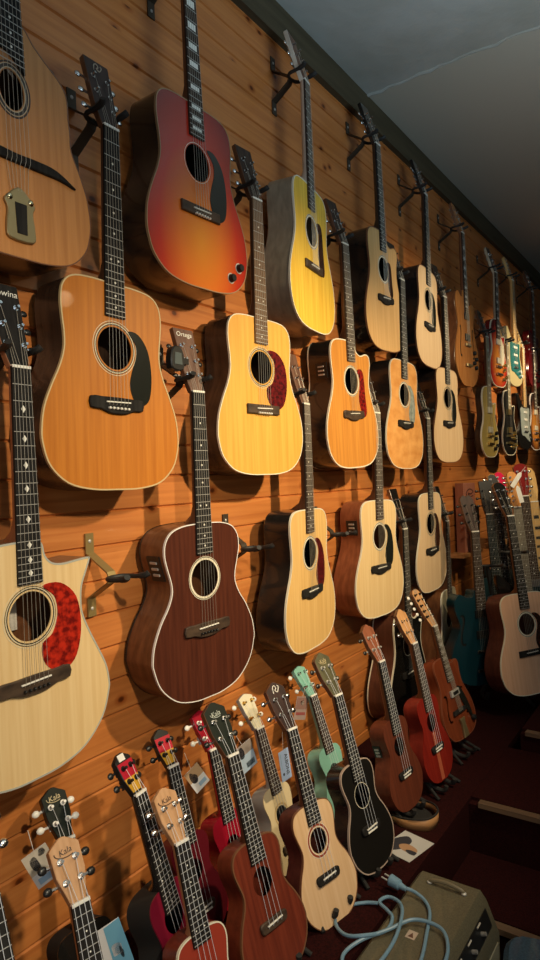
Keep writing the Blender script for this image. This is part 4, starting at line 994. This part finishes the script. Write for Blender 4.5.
for x in (-.10, -.05, .0, .06, .105, .15, .20):
    q = MB(); q.slab([(-.006, 0), (.006, 0), (.008, .03), (-.008, .03)], -.09, .05, .003); o = q.obj('divider', RW, bar); o.location = (x, 0, .715 + (x + .1) * .25)
q = MB(); q.box(-.22, .26, -.27, .10, .0, .155); q.obj('base_board', MATTE, r, smooth=False)

# white paper tags tied to the heads in the rack
for i, (x, y, z, an, lb) in enumerate(((.436, 3.50, 1.535, 35, 'white paper tag fluttering above the dark red head in the rack'), (.453, 3.47, 1.46, -15, 'white paper tag hanging from the orange maple head in the rack'))):
    t = empty('paper_tag', lb, 'tag', Matrix.Translation((x, y, z)) @ Matrix.Rotation(math.radians(40), 4, 'Z') @ Matrix.Rotation(math.radians(an), 4, 'Y'), 'white paper tags in the rack')
    q = MB(); q.slab([(-.012, -.05), (.012, -.05), (.012, .025), (.004, .04), (-.004, .04), (-.012, .025)], -.0006, .0006); q.obj('paper', mat('white_paper', (.82, .82, .78), .7), t, smooth=False)
    q = MB(); q.tube([(0, 0, .036), (.006, .004, .08)], .0008, 4); q.obj('tie', WHITE, t)
# shelf with a narrow upright box on the wall
q = MB(); q.box(0.0, .10, 3.62, 3.98, 1.085, 1.103); sh = q.obj('wall_shelf', wood('shelf_pine', (.42, .2, .08), (.3, .14, .05), (60, 3, 60), .5, 0), smooth=False); tag(sh, 'small pine shelf board on the wall under the narrow brown box', 'shelf')
t = empty('box', 'narrow reddish brown upright box with a dark script emblem on the small shelf', 'box', Matrix.Translation((.06, 3.80, 1.103)) @ Matrix.Rotation(PI / 2 - .25, 4, 'Z'))
q = MB(); q.slab([(-.062, 0), (.062, 0), (.062, .41), (-.062, .41)], -.03, .03, .003); q.obj('carton', wood('pink_brown_card', (.34, .13, .085), (.27, .10, .06), (20, 20, 4), .6, 0), t)
q = MB(); q.tube(crom([(-.03, -.0305, .33), (-.035, -.0305, .355), (0, -.0305, .375), (.035, -.0305, .36), (.01, -.0305, .345), (-.015, -.0305, .35), (.0, -.0305, .33), (.035, -.0305, .335)], 4, False), .003, 5); q.obj('emblem', mat('dark_print', (.07, .02, .015), .6), t)

# ------------------------------------------------------------------ price tags and cards by the ukuleles
PAPER = mat('tag_white', (.72, .74, .78), .6); PBLUE = mat('print_blue', (.30, .46, .66), .6); PDARK = mat('print_dark', (.03, .03, .04), .6); PTAN = mat('print_tan', (.48, .33, .2), .6)
def card(label, loc, rz, ry, w, h, patches, tie=None, base=PAPER, rx=0, cat='tag', name='price_tag', group='cards hanging from ukuleles'):
    t = empty(name, label, cat, Matrix.Translation(loc) @ Matrix.Rotation(math.radians(90 - rz), 4, 'Z') @ Matrix.Rotation(math.radians(rx), 4, 'X') @ Matrix.Rotation(math.radians(ry), 4, 'Y'), group)
    q = MB(); q.slab([(-w / 2, -h / 2), (w / 2, -h / 2), (w / 2, h / 2), (-w / 2, h / 2)], -.0006, .0006); q.obj('paper', base, t, smooth=False)
    for nm, pts, m_ in patches:
        q = MB(); q.slab([(x * w / 2, z * h / 2) for x, z in pts], -.0010, -.0005); q.obj(nm, m_, t, smooth=False)
    if tie:
        q = MB(); q.tube([(0, 0, h / 2 - .004), tie], .0007, 4); q.obj('tie', WHITE, t)
    return t
def blob(cx, cz, rx, rz, k=7, s=0):
    rr = random.Random(s)
    return crom([(cx + rx * math.cos(2 * PI * i / k) * rr.uniform(.7, 1.1), cz + rz * math.sin(2 * PI * i / k) * rr.uniform(.7, 1.1)) for i in range(k)], 3)
PIC = lambda s: [('printed_panel', [(-1, .0), (1, .0), (1, 1), (-1, 1)], PTAN), ('printed_figure', blob(-.3, .2, .45, .6, 7, s), PDARK), ('printed_barcode', [(-.2, -.75), (.8, -.75), (.8, -.4), (-.2, -.4)], PBLUE)]
card('white illustrated card hanging beside the pale cedar head at lower left', (.20, .750, .852), 25, -24, .050, .074, [('printed_panel', [(-1, -.2), (1, -.2), (1, 1), (-1, 1)], mat('print_beige', (.62, .56, .46), .6)), ('printed_figure', blob(-.35, .35, .4, .5, 7, 3), PDARK), ('printed_figure', blob(.45, .7, .3, .22, 7, 5), PDARK), ('printed_tuner', blob(.35, -.35, .35, .12, 7, 6), PDARK), ('printed_barcode', [(-.7, -.85), (.5, -.85), (.5, -.5), (-.7, -.5)], PBLUE)], (.01, 0, .08))
card('tan and white picture card hanging between the flag head and raspberry ukulele', (.12, 1.292, .784), 20, -32, .048, .070, PIC(2), (.012, 0, .085))
card('pale blue picture card hanging beside the white ukulele head', (.10, 1.537, .744), 12, -18, .066, .088, [('printed_panel', [(-1, .2), (1, .2), (1, 1), (-1, 1)], mat('print_grey', (.33, .28, .25), .6)), ('printed_figure', blob(-.4, .45, .4, .5, 7, 9), PDARK), ('printed_sky', [(-1, -1), (1, -1), (1, .2), (-1, .2)], mat('print_pale_blue', (.42, .55, .70), .6)), ('printed_barcode', [(-.2, -.8), (.8, -.8), (.8, -.4), (-.2, -.4)], mat('print_teal', (.12, .22, .30), .6))], (-.012, 0, .085))
t4 = card('blue white tag with upright dark lettering hanging behind the spruce topped ukulele', (.235, 1.55, .745), 12, -8, .040, .092, [('printed_line', [(-.7, -.2), (-.62, -.2), (-.62, .85), (-.7, .85)], PBLUE), ('printed_mark', blob(-.45, -.55, .18, .12, 7, 4), PDARK)], (.008, 0, .10), base=mat('tag_blue', (.42, .56, .85), .6))
text_obj('lettering', 'ALBONE', .017, PDARK, t4, Matrix.Translation((.007, -.0008, .0)) @ Matrix.Rotation(PI / 2, 4, 'Y'))
card('pinkish brown card hanging below the mint green ukulele head', (.10, 1.855, .792), 10, 16, .060, .078, [('printed_panel', [(-.9, -.1), (.9, -.1), (.9, .9), (-.9, .9)], mat('print_pink', (.36, .20, .17), .6)), ('printed_mark', blob(.1, .45, .35, .25, 7, 8), mat('print_light', (.55, .45, .40), .6)), ('printed_line', [(-.8, -.6), (.8, -.6), (.8, -.35), (-.8, -.35)], mat('print_red', (.40, .10, .10), .6))], (.005, 0, .07), base=mat('tag_pink', (.46, .34, .31), .6))
card('white and blue leaflet standing behind the pale cedar headed ukulele neck', (.262, .862, .640), 25, -16, .066, .11, [('printed_sky', [(-.2, -1), (1, -1), (1, 1), (-.05, .95)], mat('print_sky', (.16, .42, .62), .6)), ('printed_cloud', blob(.3, -.1, .4, .3, 8, 1), PAPER), ('printed_instrument', blob(.5, -.3, .12, .3, 7, 2), PDARK)], None, name='leaflet', cat='leaflet', group=None)

# ------------------------------------------------------------------ amplifier, cable, strap, flyer, stool
AX0, AX1, AY0, AY1, AZ = .552, .73, 1.20, 1.775, .425
amp = empty('guitar_amplifier', 'olive brown guitar amplifier with black control panel at the bottom right', 'amplifier', Matrix.Translation((AX0, AY0, 0)))
q = MB(); A, B = AX1 - AX0, AY1 - AY0
prof = [(0, 0), (A + .05, 0), (A + .05, .325), (A + .018, .405), (A + .002, AZ), (0.012, AZ), (0, AZ - .012)]
def lathe_y(prof, y0, y1, b): 
    m_ = MB(); m_.slab(prof, y0, y1, b); return m_
q = lathe_y(prof, 0, B, .012)
TOLEX = mottled('olive_tolex', (.115, .10, .058), (.085, .073, .042), 260, .7)
q.obj('cabinet', TOLEX, amp)
e1 = Vector((A + .018, 0, .405)); e2 = Vector((A + .05, 0, .325)); dd = (e2 - e1); nn = Vector((-dd.z, 0, dd.x)).normalized()
if nn.x < 0: nn = -nn
def onpanel(u, y, h): return e1 + dd * u + Vector((0, y, 0)) + nn * h
q = MB(); c8 = [onpanel(u, y, h) for u in (.10, .62) for y in (.05, B - .04) for h in (-.002, .003)]
q.add(c8, [[0, 1, 3, 2], [4, 6, 7, 5], [0, 4, 5, 1], [2, 3, 7, 6], [0, 2, 6, 4], [1, 5, 7, 3]]); pn = q.obj('control_panel', BLACK, amp, smooth=False)
for i in range(6):
    q = MB(); y = .09 + i * .075; q.tube([onpanel(.40, y, .003), onpanel(.40, y, .016)], [.006, .005], 12); q.obj('knob', mat('knob_grey', (.22, .21, .19), .3), pn)
    q = MB(); q.tube([onpanel(.16, y - .012, .0035), onpanel(.16, y + .012, .0035)], .0025, 5); q.obj('panel_mark', mat('panel_print', (.5, .48, .42), .4), pn)
q = MB(); q.box(A + .048, A + .053, .03, B - .03, .03, .31); q.obj('grille_cloth', mat('grille', (.24, .22, .15), .9), amp, smooth=False)
q = MB(); hy = B - .055
q.tube(crom([(.05, hy, AZ + .002), (.058, hy, AZ + .010), (.10, hy, AZ + .016), (.14, hy, AZ + .010), (.148, hy, AZ + .002)], 4, False), .0055, 8); hd = q.obj('handle', mat('leather_handle', (.17, .14, .085), .5), amp)
for x in (.05, .148):
    q = MB(); q.ball((x, hy, AZ + .003), .008, sz=.6); q.obj('handle_cap', NICKEL, hd)
q = MB(); q.box(.075, .10, .285, .315, AZ, AZ + .0008); q.obj('warning_sticker', mat('sticker', (.46, .36, .28), .6), amp, smooth=False)
q = MB(); q.add([(.080, .290, AZ + .001), (.095, .290, AZ + .001), (.0875, .308, AZ + .001)], [[0, 1, 2]]); q.obj('sticker_triangle', mat('sticker_dark', (.12, .05, .03), .6), amp, smooth=False)

CABLE = mat('blue_grey_cable', (.16, .28, .38), .4)
cb = empty('power_cable', 'blue grey power cable with a two pin plug looped over the amplifier', 'cable', Matrix.Translation((0, 0, 0)))
z0 = .437
pts = [(.560, 1.632, .447), (.590, 1.640, .440), (.625, 1.628, .434), (.652, 1.592, .432), (.671, 1.524, .432), (.695, 1.421, .432), (.700, 1.33, .432), (.72, 1.28, .432), (.745, 1.33, .434), (.748, 1.43, .436), (.734, 1.498, .438), (.698, 1.543, .440), (.632, 1.535, .441), (.591, 1.466, .441),
       (.545, 1.399, .436), (.532, 1.335, .434), (.570, 1.290, .434), (.612, 1.333, .436), (.622, 1.427, .444), (.603, 1.523, .444), (.575, 1.578, .438), (.535, 1.592, .434), (.522, 1.560, .434), (.555, 1.540, .434), (.578, 1.520, .434), (.583, 1.467, .434), (.552, 1.413, .444), (.508, 1.399, .436), (.464, 1.425, .428), (.440, 1.470, .426), (.455, 1.515, .426), (.486, 1.546, .427), (.520, 1.556, .432)]
q = MB(); q.tube(crom(pts, 7, False), .0046, 8); q.obj('cord', CABLE, cb)
d = (Vector((.480, 1.642, .457)) - Vector((.560, 1.632, .447))).normalized(); p0 = Vector((.560, 1.632, .447))
q = MB(); q.tube([p0 - d * .01, p0 + d * .008, p0 + d * .012, p0 + d * .040, p0 + d * .043], [.006, .009, .014, .016, .013], 12); pl = q.obj('plug', CABLE, cb)
sd = d.cross(Vector((0, 0, 1))).normalized()
for s in (-1, 1):
    q = MB(); q.tube([p0 + d * .04 + sd * s * .0085, p0 + d * .064 + sd * s * .0085], .0024, 8); q.obj('prong', NICKEL, pl)

# coiled strap behind the flyer
LEA = mat('tan_leather', (.46, .23, .09), .5)
st = empty('guitar_strap', 'tan and black leather strap curled on edge on the red platform', 'strap', Matrix.Translation((.455, 2.03, .42)))
loop = crom([(-.09, -.05), (-.03, -.075), (.035, -.06), (.055, -.02), (.045, .03), (.0, .075), (-.07, .09)], 5, False)
q = MB(); vs = []
for i, (x, y) in enumerate(loop):
    t_ = i / (len(loop) - 1); h = .010 + .030 * math.sin(PI * min(1, max(0, t_ * 1.05))) ** .6
    vs += [(x, y, .001), (x, y, h)]
k = len(loop)
q.add(vs, [[2 * i, 2 * i + 1, 2 * i + 3, 2 * i + 2] for i in range(k - 1)])
o = q.obj('leather_band', LEA, st); md = o.modifiers.new('thick', 'SOLIDIFY'); md.thickness = .004; md.offset = 0
q = MB(); q.tube([(x, y, .010 + .030 * math.sin(PI * min(1, i / (k - 1) * 1.05)) ** .6 + .001) for i, (x, y) in enumerate(loop)], .0035, 6); q.obj('edge_cord', MATTE, st)
q = MB(); q.slab(crom([(-.08, -.035), (-.02, -.055), (.03, -.045), (.042, -.015), (.032, .025), (-.005, .06), (-.065, .07), (-.07, .02)], 3), -.006, 0, .001); q.xf(lambda v: Vector((v.x, v.z, .001 - v.y))); q.obj('black_lining', MATTE, st)

fly = empty('flyer', 'white printed flyer lying on the platform beside the amplifier corner', 'flyer', Matrix.Translation((.475, 1.87, .4212)) @ Matrix.Rotation(math.radians(-12), 4, 'Z'))
q = MB(); q.box(-.055, .055, -.075, .06, 0, .0008); q.obj('paper', mat('flyer_white', (.50, .49, .47), .6), fly, smooth=False)
def flat(pts, h, nm, m_):
    q = MB(); q.slab(pts, -h, -h + .0004); q.xf(lambda v: Vector((v.x, v.z, -v.y))); q.obj(nm, m_, fly, smooth=False)
flat([(x, y) for x, y in blob(-.025, -.01, .03, .05, 8, 11)], .0013, 'printed_hat', PDARK)
flat([(x, y) for x, y in blob(.012, -.018, .034, .022, 8, 12)], .0014, 'printed_face', mat('print_skin', (.42, .24, .13), .6))
flat([(x, y) for x, y in blob(.03, -.03, .02, .012, 8, 13)], .0016, 'printed_shadow', PDARK)

so = empty('stool', 'dark blue fabric stool seat in the bottom right corner', 'stool', Matrix.Translation((.99, 1.66, 0)))
q = MB(); q.slab(crom([(-.17, -.17), (.17, -.17), (.18, 0), (.17, .17), (-.17, .17), (-.18, 0)], 6), -.30, -.24, .015); q.xf(lambda v: Vector((v.x, v.z, -v.y))); q.obj('seat', mottled('blue_fabric', (.035, .075, .115), (.022, .048, .078), 180, .95), so)
for sx in (-1, 1):
    for sy in (-1, 1):
        q = MB(); q.tube([(sx * .13, sy * .13, .245), (sx * .15, sy * .15, 0)], [.014, .010], 8); q.obj('leg', MATTE, so)
